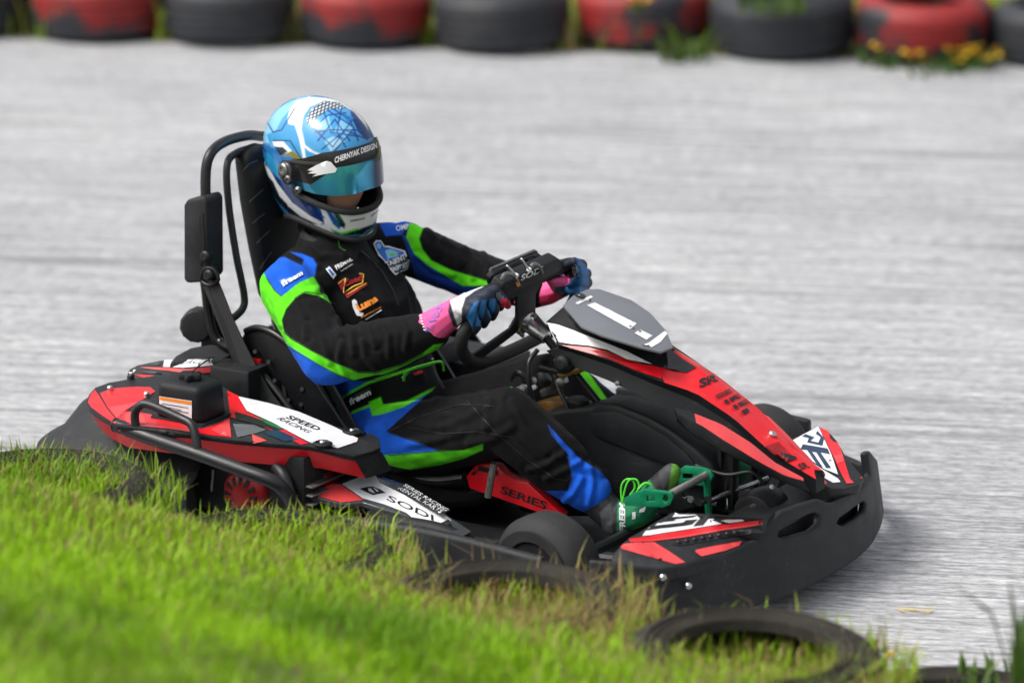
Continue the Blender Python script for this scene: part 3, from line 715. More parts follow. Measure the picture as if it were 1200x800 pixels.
# lower side wing of the fairing
wa=[(789,477,-.135),(804,480,-.135),(845,496,-.115),(880,518,-.095),(908,541,-.08),(941,559,-.062)]
wb=[(794,484,-.16),(822,498,-.165),(846,514,-.155),(890,541,-.13),(920,557,-.10),(942,563,-.07)]
wc=[(793,490,-.158),(810,508,-.165),(850,530,-.155),(882,546,-.13),(920,566,-.10),(950,577,-.06)]
wi=[(793,494,-.11),(812,510,-.11),(850,531,-.10),(882,547,-.08),(920,566,-.06),(950,577,-.045)]
rw=rows_px([wi,wa,wb,wc,wi],20)
b=MB(); b.grid(rw[:2],M['black']); b.grid([r[3:] for r in rw[1:3]],M['pink']); b.grid([r[:4] for r in rw[1:3]],M['black']); b.grid(rw[2:4],M['black']); b.grid(rw[3:5],M['black'])
e=[r[0] for r in rw[:4]]; b.add(e,[(0,1,2,3)],M['black'])
for j in range(4):   # the rear end of the wing stays black
    pass
sw=b.build('side_wing',fair,angle=30,bevel=.002)
b2=MB(); b2.mats=b.mats; b2.v=[(x,-y,z-.06) for x,y,z in b.v]; b2.f=[f[::-1] for f in b.f]; b2.m=b.m; b2.build('side_wing',fair,angle=30,bevel=.002)
# number panel
p0=np.array([.294,0,.628]); sl=math.radians(-14.5); nrm=np.array([-math.sin(sl),0,math.cos(sl)])
pl=[(660,357),(671,346),(688,338.5),(702,338),(740,351),(762,366),(781,387),(789,406),(775,412),(750,406),(705,392),(682,382)]
P=[UP(x,y,p0,nrm) for x,y in pl]
b=MB(); b.prism(P,-nrm*.007,M['plate']); plate=b.build('number_panel',fair,bevel=.0025,seg=2,angle=30)
T=bvh(plate); d=D(plate,T)
d([(687.5,358),(697,354.8),(746,379.5),(738,386)],M['white'],.001,12)
d([(743.5,390.5),(750,386.5),(764.5,393.5),(757.5,398.5)],M['white'],.001,12)
d([(674,355.3),(692,346.6),(695,348.4),(677,357.2)],M['white'],.001,12)
d([(752,405),(760,402),(779,388),(782,391),(774,401),(764,407)],M['white'],.001,12)
b=MB(); 
for px,py in ((679,347),(690,352),(738,383),(741,384.5),(749,388.5)):
    b.lathe([(0,-.004),(.005,-.004),(.005,.002),(.003,.004),(0,.004)],UP(px,py,p0,nrm),nrm,M['steeld'],12)
b.lathe([(.010,-.001),(.013,-.001),(.013,.003),(.010,.003)],UP(680,347,p0,nrm),nrm,M['ink'],18)
b.build('screw',plate,each=True)
P=[UP(x,y,p0-nrm*.007,nrm) for x,y in [(668,362),(676,350),(704,346),(740,360),(772,386),(776,400),(768,404),(748,400),(706,387),(684,377)]]
b=MB(); b.prism(P,-nrm*.022,M['black']); b.build('panel_mount',fair,bevel=.004)
# ---- steering wheel
wt=math.radians(66); wv=np.array([math.cos(wt),0,math.sin(wt)]); wn=np.array([-math.sin(wt),0,math.cos(wt)]); w0=U(607,368,Y=0)
WPX=lambda x,y,o=0: UP(x,y,w0-wn*o,wn)   # o: towards the front of the kart, the side the camera sees
rim=[(590,341),(627,325),(660,311),(676,312),(681,328),(671,356),(652,383),(622,400),(592,414),(568,423),(551,422),(541,410),(542,394),(552,377),(570,356)]
b=MB(); b.tube([WPX(*p) for p in rim],.0165,M['grip'],14,True,6); sw_=b.build('steering_wheel',kart)
b=MB(); P=[WPX(*p,.004) for p in [(583,345),(594,334),(660,306),(668,312),(664,320),(634,333),(628,345),(628,366),(640,380),(650,385),(644,394),(625,386),(608,388),(590,402),(560,424),(552,418),(575,402),(598,386),(606,372),(606,347),(596,352)]]
b.prism(P,wn*.008,M['black']); b.build('spoke',sw_,bevel=.002)
b=MB(); P=[WPX(*p,.022) for p in [(586,344),(592,332),(655,304),(662,308),(657,318),(594,347)]]; b.prism(P,wn*.036,M['black']); bar=b.build('wheel_bar',sw_,bevel=.006,seg=3)
T=bvh(bar); text(bar,'SODI',[(610,329),(637,317.5),(636,311.5),(609.5,323)],M['white'],.0012,.03,.2,T=T); decal(bar,[(606,325),(610,334),(606,336),(602,327)],M['orangei'],.0012,6,T)
# display unit
dn=np.array([-.80,0,.60]); d0=w0+wv*.10+wn*.075
P=[UP(x,y,U(600,312,Y=0),dn) for x,y in [(569,322),(575,316),(628,294),(633,298),(632,306),(626,310),(576,333),(570,331)]]
b=MB(); b.prism(P,-dn*.016,M['black']); dsp=b.build('display',sw_,bevel=.003); T=bvh(dsp); decal(dsp,[(574,322),(627,299),(629,304),(577,328)],M['gloss'],.001,8,T)
P=[UP(x,y,U(600,312,Y=0),dn) for x,y in [(574,319),(577,315),(628,293.5),(631,295.5)]]; b=MB(); b.prism(P,dn*.006,M['steeld']); b.build('display_edge',dsp,bevel=.001)
b=MB()
for pts in ([(594,311),(600,317),(605,323)],[(611,303),(616,310),(620,316)]):
    b.tube([WPX(*p,.028) for p in pts],.0022,M['white'],6,False,3); q=WPX(*pts[-1],.028); b.lathe([(0,-.004),(.006,-.004),(.006,.004),(0,.004)],q,wn,M['white'],10)
for pts in ([(588,327),(592,321),(600,322),(606,329)],[(622,312),(626,309),(632,312),(635,320)]): b.tube([WPX(*p,.027) for p in pts],.0045,M['steeld'],8,False,4)
b.build('cable_tie',dsp,each=True)
# hub and column
hd=U(640,418,Y=.0)-U(616,383,Y=0); hd=-wn*1.0
b=MB(); c0=WPX(614,378,.004); b.lathe([(0,0),(.032,0),(.032,.007),(.027,.010),(.0175,.012),(.017,.07),(.014,.072),(0,.072)],c0,hd,M['steel'],28)
for k in range(4):
    t=k*math.pi/2+.4; u=wv; w=np.array([0,1,0]); p=c0+(u*math.cos(t)+w*math.sin(t))*.028; b.lathe([(0,.01),(.005,.01),(.005,.018),(0,.018)],p,hd,M['steeld'],10)
hub=b.build('steering_hub',sw_); T=bvh(hub)
for q in ([(620,394),(623.5,391.5),(626,395),(622.5,397)],[(625,401),(629,398.5),(631.5,402.5),(627.5,404.5)]): decal(hub,q,M['ink'],.0008,3,T)
b=MB(); b.tube([c0+hd*.07,U(700,470,Y=.03),U(790,565,Y=.03)],.010,M['dark'],smooth=0)
b.tube([U(630,410,Y=0),U(620,425,Y=-.03),U(620,450,Y=-.04),U(627,478,Y=-.03)],.006,M['tube']); b.tube([U(650,440,Y=.0),U(658,462,Y=-.02),U(668,482,Y=-.03)],.006,M['tube'])
b.tube([U(600,445,Y=.03),U(605,437,Y=.03),U(613,440,Y=.03),U(618,455,Y=.03)],.008,M['tube']); b.tube([U(633,430,Y=-.02),U(660,436,Y=-.06),U(672,430,Y=-.08)],.005,M['tube'])
col=b.build('steering_column',kart)
b=MB(); b.prism([U(x,y,Y=.02) for x,y in [(602,455),(612,450),(622,452),(624,458),(612,463),(605,461)]],(0,.03,0),M['steel']); b.prism([U(x,y,Y=.03) for x,y in [(632,458),(648,449),(660,443),(662,449),(645,462),(634,466)]],(0,.02,0),M['steeld'])
b.prism([U(x,y,Y=.0) for x,y in [(648,421),(654,432),(661,433),(658,428),(650,422)]],(0,.02,0),M['orange']); b.prism([U(x,y,Y=.02) for x,y in [(652,438),(682,431),(680,437),(656,443)]],(0,.03,0),M['brass'])
b.prism([U(x,y,Y=.03) for x,y in [(617,476),(640,470),(662,473),(668,482),(640,486),(622,485)]],(0,.06,0),M['brass'])
for px,py in ((626,446),(637,444),(657,447),(612,456)): b.lathe([(0,-.01),(.010,-.01),(.010,.01),(0,.01)],U(px,py,Y=-.02),(.3,-.9,.2),M['steeld'] if px!=637 else M['dark'],10)
b.lathe([(0,-.022),(.018,-.02),(.018,.02),(0,.022)],U(636,445,Y=.0),(.2,-.9,.3),M['dark'],14)
b.build('column_bracket',col,bevel=.002,each=True)
# ---- centre console
cp=[(605,600),(628,492),(634,485),(660,480),(691,477),(700,472),(722,474),(760,489),(786,504),(812,524),(832,542),(840,560),(830,592),(790,606),(640,620)]
b=MB(); P=[U(x,y,Y=-.045) for x,y in cp]; P=[np.array([p[0],p[1],max(p[2],.07)]) for p in P]; b.prism(P,(0,.10,.0),M['black']); con=b.build('centre_console',kart,bevel=.012,seg=3,angle=50)
b=MB(); b.prism([U(x,y,Y=-.052) for x,y in [(692,484),(720,482),(756,497),(780,511),(806,533),(816,548),(810,556),(790,548),(770,540),(700,512),(692,506)]],(0,.006,0),M['black']); b.build('console_panel',con,bevel=.004,seg=2)
b=MB(); b.lathe([(0,0),(.027,0),(.027,.02),(.028,.022),(.028,.032),(.025,.036),(0,.036)],U(677,483,Y=-.01),(0,0,1),M['black'],24); b.lathe([(.021,-.025),(.021,.0)],U(677,483,Y=-.01),(0,0,1),M['brass'],20); b.build('filler_cap',con,bevel=.002)
# ---- red side tank with SERIES lettering
b=MB(); pp=[(546,558),(560,541),(582,545),(592,556),(604,563),(618,565),(634,580),(660,604),(655,607),(630,600),(550,572)]
P=[U(x,y,Y=-.20) for x,y in pp]; b.prism(P,(0,.03,0),M['red']); st=b.build('side_panel',kart,bevel=.003); T=bvh(st)
text(st,'SERIES',[(586,577),(640,597),(642,588),(588,568.5)],M['ink'],.001,.03,T=T)
decal(st,[(548,553),(557,544),(584,551),(584,557),(570,553),(560,551),(556,557)],M['ink'],.001,8,T)
b=MB(); b.tube([U(579,542,Y=-.24),U(572,582,Y=-.24)],.009,M['steeld'],10,smooth=0); b.build('seat_stay',kart)
b=MB(); b.prism([(-.15,-.52,.075),(.33,-.52,.075),(.33,-.19,.075),(-.15,-.19,.075)],(0,0,-.02),M['black'])
for k in range(4): b.tube([(.08,-.50+.05*k,.082),(.40,-.46+.05*k,.082)],.008,M['tube'],smooth=0)
b.build('side_floor',kart,bevel=.003)
# ---- pedals
def pedal(mir,dx=0):
    sg=-1 if mir else 1
    root=empty('pedal',(0,0,0),None,None); root.parent=kart
    def L(px,py,Y): p=U(px,py,Y=Y); return np.array([p[0]+dx,p[1]*sg,p[2]])
    for (outer,holes,Y) in (([(733,592),(732,583),(742,577),(757,572),(775,574),(788,576),(790,582),(786,591),(777,594),(757,593)],[[(759,580),(769,579),(768,586),(759,587)],[(777,585),(779,579),(783,579),(784,584),(781,588)]],-.225),
                             ([(796,566),(797,549),(803,545),(824,547),(833,550),(837,557),(833,565),(825,569)],[[(801,554),(813,555),(812,560),(801,560)]],-.055)):
        b=MB(); b.cdt([outer]+holes,lambda p: L(p[0],p[1],Y),M['green']); b.build('pedal_plate',root,solid=.009,soff=0,bevel=.002,angle=30)
    b=MB(); a=L(785,579,-.205); c=L(828,556,-.055); N2=40
    b.tube([a+(c-a)*k/N2 for k in range(N2+1)],lambda t:.0085+.0014*(int(t*N2)%2),M['steeld'],10,smooth=0); b.build('foot_bar',root)
    b=MB(); b.tube([L(735,588,-.15),L(732,606,-.12),L(740,626,-.12)],.008,M['green'],8); b.tube([a,a+np.array([.01,0,-.12])],.008,M['dark'],8,smooth=0); b.tube([c,c+np.array([.01,0,-.13])],.009,M['green'],8,smooth=0)
    for t_ in (0,5): b.tube([L(729,590,-.19),L(728+t_,571,-.185),L(733+t_,562,-.18),L(741+t_,562,-.175),L(744+t_,571,-.175),L(738+t_,580,-.18)],.0026,M['limec'],6)
    b.tube([L(748,573,-.19),L(756,566,-.18),L(766,569,-.17)],.004,M['limec'],6)
    b.build('pedal_arm',root,each=True)
pedal(False); pedal(True)
b=MB()
for (px,py,Y,r) in ((808,585,-.12,.012),(817,588,-.12,.014),(803,579,-.13,.008),(829,585,-.1,.012),(885,604,-.05,.010)): b.lathe([(0,-.008),(r*.7,-.008),(r*.7,.008),(0,.008)],U(px,py,Y=Y),(.6,-.5,.3),M['dark'] if px!=808 else M['steeld'],10)
b.tube([U(800,580,Y=-.12),U(820,590,Y=-.1),U(900,560,Y=.1)],.006,M['steel'],8,smooth=0); b.tube([U(880,596,Y=-.04),U(900,580,Y=.02),U(905,570,Y=.05)],.007,M['steel'],8)
b.build('steering_link',kart,each=True)
b=MB()
for px in (846,860): b.box(U(px,560,Y=.0),(.012,.03,.15),M['dark'])
b.tube([U(815,545,Y=-.05),U(850,556,Y=-.04),U(880,553,Y=-.03),U(895,566,Y=-.02)],.005,M['tube']); b.build('fairing_bracket',kart,bevel=.002,each=True)
b=MB(); b.lathe([(0,-.05),(.055,-.05),(.06,0),(.055,.05),(0,.05)],(.80,.02,.16),(0,1,0),M['dark'],24); b.box((.86,0,.14),(.16,.5,.1),M['black']); b.build('nose_block',kart,bevel=.01)
# ---- rear right pod
inn=[(101,472,.372),(104,462,.375),(111,454,.377),(127,448,.38),(150,444,.382),(178,440,.384),(215,437,.384),(255,448,.378),(278,463,.366),(315,471,.356),(350,482,.345),(388,497,.333),(422,510,.322),(434,507,.318),(444,513,.312),(446,524,.305)]
out=[(436,528,.305),(415,534,.318),(394,529,.328),(363,522,.338),(320,519,.345),(275,515,.352),(230,509,.358),(175,503,.362),(137,498,.364),(118,488,.367),(106,479,.370)]
P=[np.array(p) for p in uz(inn+out)]
# skirt under the outer edge
b=MB(); b.prism(P,(0,0,-.012),M['bumper'],M['dark'])
bot=[p+np.array([0,.004,-.012]) for p in P[len(inn)-1:]]+[P[0]+np.array([0,.004,-.012])]
low=[p+np.array([0.01,.028,-.05]) for p in bot]
for i,(p,q) in enumerate(zip(low,[*uz(inn[-1:]+out+inn[:1])])): low[i]=np.array([p[0],p[1],p[2]])
m_=len(bot)
for i in range(m_-1):
    px=proj(bot[i])[0]; b.add([bot[i],bot[i+1],low[i+1],low[i]],[(0,1,2,3)],M['red'] if (px<425) else M['bumper'])
pod=b.build('engine_cover',kart,angle=40,bevel=.0025)
T=bvh(pod); d=D(pod,T)
d([(117,461),(126,457.5),(137,455),(160,453.5),(176,454),(182,459),(162,472),(147,482),(137,491.5),(126,478)],M['red'])
d([(128,478),(163,471),(147,481),(137,491)],M['pink'],.0016)
d([(103,472),(106,463),(111,457),(116,464),(126,480),(139,495),(135,497),(119,487),(107,478)],M['red'])
d([(138,486),(147,482.5),(160,483),(178,486),(177,490),(215,497),(236,503),(250,499),(269,490),(271,513),(245,510),(200,503),(160,499),(140,496)],M['red'])
d([(140,488),(152,484),(168,487),(172,498),(150,496)],M['pink'],.0016)
d([(247,504),(268,492),(271,512),(258,510)],M['pink'],.0018)
d([(266,458),(279,464),(289,483),(330,502),(362,520),(352,521),(330,510),(300,497),(270,489)],M['red'])
d([(279,465),(315,473),(350,483),(388,499),(419,514),(418,518),(396,525.5),(364,519.5),(340,507),(320,496),(289,482)],M['white'],.0016)
d([(275,483),(296,489),(318,498),(330,504),(322,505),(300,498),(276,492)],M['ink'],.0018)
d([(300,489),(318,496),(332,503),(328,504),(312,497)],mat('green_ink',(.02,.16,.05)),.0022)
d([(308,506),(325,504),(350,515),(334,518),(314,510)],M['navy'],.0016)
d([(295,509),(313,517),(297,519)],M['pink'],.0016)
d([(273,497),(297,498),(312,504),(300,508),(278,513)],M['grey'],.0014)
text(pod,'SPEED',[(334,490.5),(372,505.5),(377,502.5),(341,487.5)],M['ink'],.0028,.02,T=T); text(pod,'RACING',[(323,491.5),(360,508),(366,506.5),(332,490.5)],M['ink'],.0028,.0,T=T)
text(pod,'SR',[(182,511),(206,516),(210,508),(186,503.5)],M['ink'],.0022,.05,T=T)
b=MB(); fn=caster(pod,.0,T)
for px,py in ((129,458),(172,465),(154,444),(413,508),(378,522)):
    q=fn((px,py))
    if q is None: continue
    if px>300: b.lathe([(0,-.002),(.022,-.002),(.024,.006),(.017,.010),(.014,.006),(0,.006)],q,(0,0,1),M['black'],22)
    b.lathe([(0,0),(.0075,0),(.0075,.010),(.005,.013),(0,.013)],q,(0,0,1),M['steel'] if px!=154 else M['ink'],14)
b.build('fastener',pod,each=True)
# front end of the cover, below its top
b=MB(); fr=[P[len(inn)-2],P[len(inn)-1],P[len(inn)],P[len(inn)+1],P[len(inn)+2]]
fl=uz([(437,560,.20),(448,556,.20),(430,566,.19),(405,572,.18),(388,566,.18)])
for i in range(4): b.add([fr[i]-np.array([0,0,.012]),fr[i+1]-np.array([0,0,.012]),fl[i+1],fl[i]],[(0,1,2,3)],M['bumper'])
b.build('cover_end',kart,solid=.006)
# ---- fuel tank with label and cap
tp=uz([(182,453,.455),(195,446,.458),(212,440,.46),(240,440,.46),(258,444,.458),(266,453,.455),(240,472,.45),(222,470,.45)])
base=[(177,489,.368),(183,474,.37),(200,462,.372),(228,455,.372),(255,460,.37),(269,484,.36),(236,501,.36),(205,496,.364)]
lo=uz(base); lo=[lo[0],lo[1],lo[2],lo[3],lo[4],lo[5],lo[6],lo[7]]
# a rounded box: near face, end face and top
c1,c2,c3,c4=[np.array(p) for p in uz([(180,489,.366),(236,499,.36),(268,486,.36),(215,470,.37)])]
def up(p,s=.0,h=.105): return p+np.array([0,0,h])
cen=(c1+c2+c3+c4)/4
b=MB(); q=[c1,c2,c3,c4]; t4=[cen+(p-cen)*.9+np.array([0,0,.088]) for p in q]
b.add(q+t4,[(0,1,2,3),(7,6,5,4),(0,4,5,1),(1,5,6,2),(2,6,7,3),(3,7,4,0)],M['black']); tank=b.build('fuel_tank',kart,bevel=.016,seg=4,angle=60)
b=MB(); fl=[cen+(p-cen)*1.09 for p in q]; b.prism([p+np.array([0,0,.004]) for p in fl],(0,0,-.008),M['black']); b.build('tank_flange',tank,bevel=.003)
T=bvh(tank); d=D(tank,T)
d([(187,464),(225,469.5),(225,491),(187,484)],M['white'],.001); d([(187.5,464.5),(224.5,470),(224.5,474),(187.5,468)],M['orangei'],.0016)
for k in range(5): d([(190,472+k*2.9),(221-(k%2)*8,477+k*2.9),(221-(k%2)*8,477.9+k*2.9),(190,472.9+k*2.9)],M['grey'],.0018,12)
b=MB(); tc_=cen+np.array([0.0,0,.085]); n=40; rws=[]
for h,s in ((0,.9),(.006,1.0),(.014,1.0),(.018,.9)):
    rws.append([tc_+np.array([s*(.024+.005*math.cos(5*t))*math.cos(t),s*(.024+.005*math.cos(5*t))*math.sin(t),h]) for t in np.linspace(0,2*math.pi,n,False)])
b.grid(rws,M['black'],True,True); b.tube([tc_+np.array([0,0,.016]),tc_+np.array([.01,.01,.03]),tc_+np.array([.03,.03,.048])],.002,M['dark'],6); b.build('tank_cap',tank)
# ---- left pod
lp=[(148,440,.365),(151,432,.375),(162,426,.388),(188,421,.40),(240,419,.405),(275,414,.40),(287,413,.395),(268,427,.378),(258,440,.362),(215,446,.362),(180,446,.36)]
P=[np.array(p) for p in uz(lp)]; b=MB(); b.prism(P,(0,0,-.06),M['bumper']); lpod=b.build('left_side_pod',kart,bevel=.006,angle=40); T=bvh(lpod); d=D(lpod,T)
d([(149,440),(153,432),(163,426.5),(188,422.5),(240,421),(274,416),(262,424),(249,428),(215,431),(196,430),(163,430),(156,437)],M['white'])
d([(163,430.5),(196,431),(218,433),(250,429),(249,436),(222,438),(200,435),(178,432.5)],M['pink']); d([(157,439),(175,440),(200,442),(196,446),(186,445),(166,442)],M['red'])
d([(167,434.5),(188,436),(190,438.5),(166,437.5)],M['ink'],.0016); d([(176,427),(184,425),(190,425.5),(186,428),(178,428.5)],M['ink'],.0016)
text(lpod,'RACING',[(206,428),(255,423.5),(262,419.5),(216,422.5)],M['ink'],.002,.0,T=T)
hp=[(197,424,.40),(206,414,.415),(222,406,.425),(245,402,.43),(290,403,.43),(306,412,.41),(296,416,.40),(262,421,.40)]
P=[np.array(p) for p in uz(hp)]; b=MB(); b.prism(P,(0,0,-.12),M['bumper']); b.build('left_hump',lpod,bevel=.012,seg=3,angle=50)
# ---- rear bumper wrapping the rear wheels
rp=[(-.35,-.70),(-.55,-.705),(-.75,-.685),(-.88,-.60),(-.94,-.45),(-.96,-.2),(-.96,.2),(-.94,.45),(-.88,.60),(-.75,.685),(-.55,.705),(-.35,.70)]
rp=cr([(x,y,0) for x,y in rp],5); rows=[]
for p in rp:
    c=np.array([-.45,0,0]); u=c-p; u/=np.linalg.norm(u)
    rows.append([p+u*.17+np.array([0,0,.325]),p+u*.11+np.array([0,0,.30]),p+u*.05+np.array([0,0,.232]),p+u*.0+np.array([0,0,.212]),p+np.array([0,0,.19]),p+np.array([0,0,.10]),p+u*.02+np.array([0,0,.08])])
b=MB(); b.grid(rows,M['bumper']); b.build('rear_bumper',kart,solid=.006,angle=30,bevel=.004)
# engine and its red cowl, gearbox block
b=MB(); b.box((-.26,-.47,.20),(.36,.26,.22),M['dark']); b.box((-.32,.42,.2),(.34,.2,.2),M['dark']); 
for k in range(6): b.box((-.12,-.47,.13+k*.022),(.12,.25,.006),M['steeld'])
b.box((-.3,0,.17),(.08,.7,.08),M['dark']); eng=b.build('engine',kart,bevel=.006)
b=MB(); fc=U(290,577,Y=-.60); b.lathe([(.062,.0),(.060,-.012),(.05,-.024),(.03,-.030),(0,-.031)],fc,(0,1,0),M['dred'],32)
for k in range(12):
    t=k*math.pi/6; u=np.array([math.cos(t),0,math.sin(t)]); w=np.array([-math.sin(t),0,math.cos(t)])
    b.prism([fc+np.array([0,-.0315,0])+u*.026+w*.003,fc+np.array([0,-.0285,0])+u*.046+w*.005,fc+np.array([0,-.0285,0])+u*.046-w*.005,fc+np.array([0,-.0315,0])+u*.026-w*.003],(0,.004,0),M['ink'])
b.build('fan_cover',eng)
b=MB(); b.prism([U(x,y,Y=-.52) for x,y in [(338,552),(372,547),(384,560),(378,580),(345,582)]],(0,.06,0),M['dred']); b.prism([U(x,y,Y=-.525) for x,y in [(350,557),(364,553),(370,570),(354,574)]],(0,.01,0),M['red']); b.build('air_filter_box',eng,bevel=.004,each=True)
b=MB(); b.tube([U(250,550,Y=-.6),U(248,575,Y=-.6)],.004,M['steel'],8,smooth=0); b.build('oil_level_pipe',eng)
# side pod in front of the engine: red end, clear plastic and SODI sticker
sp=[(362,580,.215),(389,566,.225),(400,562,.228),(434,551,.238),(446,560,.225),(470,568,.215),(527,606,.182),(531,612,.178),(501,623,.176),(476,604,.19),(425,588,.20),(398,590,.20)]
P=[np.array(p) for p in uz(sp)]; b=MB(); b.prism(P,(0,0,-.012),M['clear']); side=b.build('side_pod',kart,bevel=.002); T=bvh(side); d=D(side,T)
d([(364,580),(389,567),(399,568),(426,586),(400,589)],M['pink']); d([(400.5,567.5),(434,553.5),(440,557),(445,566),(449,568),(490,588),(526,608.5),(514,614),(501,621.5),(476,601),(450,591),(425,584)],M['white'])
text(side,'SODI',[(450,585),(508,611),(511,605.5),(457,581)],M['ink'],.0022,.01,-.2,T=T)
d([(421,573),(430,571),(437,570.5),(446,574),(452,578),(445,579),(437,580.5),(429,577)],M['ink'],.0016); d([(431,573),(438,572),(444,576),(438,578.5),(432,576)],M['white'],.002,4); d([(434,572.5),(437,572.3),(442,577.5),(439,578)],M['ink'],.0026,4)
b=MB(); b.cdt([[(446,558),(471,566),(530,608),(552,622),(535,632),(528,608),(470,570),(449,566)]],lambda p: U(p[0],p[1],Z=.20),M['clear'],12); sc=b.build('side_shield',side,solid=.004); T=bvh(sc)
b=MB()
q=[np.array(p) for p in uz([(461,572,.212),(474,566,.213),(528,597,.20),(519,602,.20)])]; b.prism(q,(0,0,-.003),M['ink']); stx=b.build('sponsor_sticker',side); T=bvh(stx)
text(stx,'RENTAL KARTS',[(466,573),(516,601),(520,598.5),(470,570)],M['white'],.0012,.0,T=T); text(stx,'SERIES RACING',[(472,569),(522,599),(526,597),(476,567)],M['white'],.0012,.0,T=T)
b=MB(); b.tube([(.06,-.52,.17),(.16,-.57,.185),(.28,-.58,.19),(.36,-.57,.17)],.02,M['black'],12); b.build('pod_edge',kart)
# ---- crash rails on the right
b=MB(); b.tube([U(136,498,Y=-.735),U(180,514,Y=-.735),U(230,531,Y=-.735),U(285,551,Y=-.73),U(325,567,Y=-.71),U(343,590,Y=-.66)],.0165,M['tube'],14); b.lathe([(0,0),(.017,0),(.017,.004)],U(136,498,Y=-.735),(-1,0,0),M['dark'],14)
b.tube([U(160,504,Y=-.735),U(158,486,Y=-.732),U(163,476,Y=-.73),U(175,474,Y=-.725),U(212,490,Y=-.72),U(224,497,Y=-.722),U(229,510,Y=-.728),U(232,529,Y=-.735)],.0105,M['tube'],12)
b.build('crash_rail',kart)
b=MB(); b.tube([U(324,546,Y=-.60),U(334,560,Y=-.61),U(342,590,Y=-.62)],.0165,M['tube'],14); b.build('exhaust_guard',kart)
# ---- seat shell
def seat_ring(t):
    """from the front lip, under the driver and up the back"""
    return t
prof=[(.16,.13,.15,.03),(.08,.095,.17,.05),(-.05,.07,.19,.10),(-.17,.065,.205,.155),(-.27,.09,.21,.19),(-.335,.16,.215,.20),(-.38,.25,.215,.185),(-.42,.34,.21,.16),(-.455,.43,.205,.115),(-.475,.49,.19,.06),(-.48,.505,.15,.0)]
rows=[]
for x,z,w,wing_ in prof:
    a=math.atan2(z-.5,x+.0) 
    # direction in which side wings rise: perpendicular to the shell, towards the driver
    up_=np.array([.0,0,1.]) if x>-.2 else np.array([math.cos(math.radians(22)),0,math.sin(math.radians(22))*0+.25])
    up_/=np.linalg.norm(up_); r=[]
    for k in range(21):
        u=-1+2*k/20; y=w*math.copysign(min(1,abs(u)*1.35)**.9,u) if abs(u)<.74 else w*(1+.04*(abs(u)-.74)/.26)*math.copysign(1,u)
        h=wing_*max(0,(abs(u)-.5)/.5)**1.4
        r.append(np.array([x,y,z])+up_*h)
    rows.append(r)
b=MB(); b.grid([cr(r_,1) for r_ in map(list,zip(*[cr(c_,4) for c_ in zip(*rows)]))],M['seat']); seat=b.build('seat',kart,solid=.009,angle=60)
edge_=[U(288,388,Y=-.22),U(302,384,Y=-.225),U(322,391,Y=-.235),U(345,410,Y=-.24),U(366,440,Y=-.24),U(384,470,Y=-.24),U(404,500,Y=-.23),U(440,540,Y=-.22)]
edge_in=[p+np.array([-.06,.02,-.16]) for p in edge_]
b=MB(); b.grid([cr(edge_,4),cr([p+np.array([-.035,-.005,-.06]) for p in edge_],4),cr(edge_in,4)],M['seat']); b.tube(edge_,.0085,M['seat'],10); b.build('seat_wing',seat,solid=.006,angle=60)
lipp=[U(452,538,Y=-.19),U(480,556,Y=-.19),U(512,563,Y=-.19),U(545,560,Y=-.185)]; b=MB(); b.tube(lipp,.016,M['seat'],10); b.build('seat_lip',seat)
# ---- head rest frame
b=MB()
hoop=[U(310,520,Y=-.25),U(298,470,Y=-.26),U(278,420,Y=-.26),U(256,360,Y=-.255),U(243,318,Y=-.25),U(242,260,Y=-.24),U(241,205,Y=-.23),U(247,180,Y=-.21),U(264,166,Y=-.14),U(290,159,Y=-.04),U(308,160,Y=.05),U(326,160,Y=.14)]
b.tube(hoop+[hoop[-1]+np.array([.0,.06,-.05]),hoop[-1]+np.array([.0,.08,-.25]),hoop[-1]+np.array([.05,.08,-.5])],.0128,M['tube'],14)
inn_=[U(300,172,Y=-.02),U(276,180,Y=-.10),U(266,195,Y=-.15),U(268,240,Y=-.16),U(277,300,Y=-.165),U(286,345,Y=-.165),U(284,362,Y=-.18),U(270,375,Y=-.22),U(262,380,Y=-.24)]
b.tube(inn_,.0095,M['tube'],10)
b.tube([U(258,350,Y=-.25),U(280,405,Y=-.24),U(305,450,Y=-.24),U(345,500,Y=-.26),U(352,515,Y=-.28)],.012,M['tube'],10)
b.tube([U(240,330,Y=-.25),U(252,395,Y=-.24),U(290,412,Y=-.23)],.012,M['dark'],10)
frame=b.build('headrest_frame',kart)
# padded head rest
fo=[(272,185,-.10),(278,172,-.075),(292,167,-.03),(315,170,.03),(345,180,.10),(352,230,.11),(352,300,.11),(345,345,.10),(312,365,-.06),(300,345,-.09),(288,290,-.10),(278,235,-.105)]
P=[U(x,y,Y=Y) for x,y,Y in fo]; b=MB(); b.prism(P,(.045,0,-.0),M['pad']); hr=b.build('headrest',kart,bevel=.014,seg=3,angle=60); T=bvh(hr)
gm=mat('seam_thread',(.12,.12,.125),.6)
for s_ in ([(285,200),(292,192),(302,188)],[(292,237),(299,230),(308,222)],[(296,262),(303,255),(310,250)],[(301,285),(307,278),(316,270)],[(305,315),(310,306),(318,295)]): decal(hr,stroke(s_,.9),gm,.001,5,T)
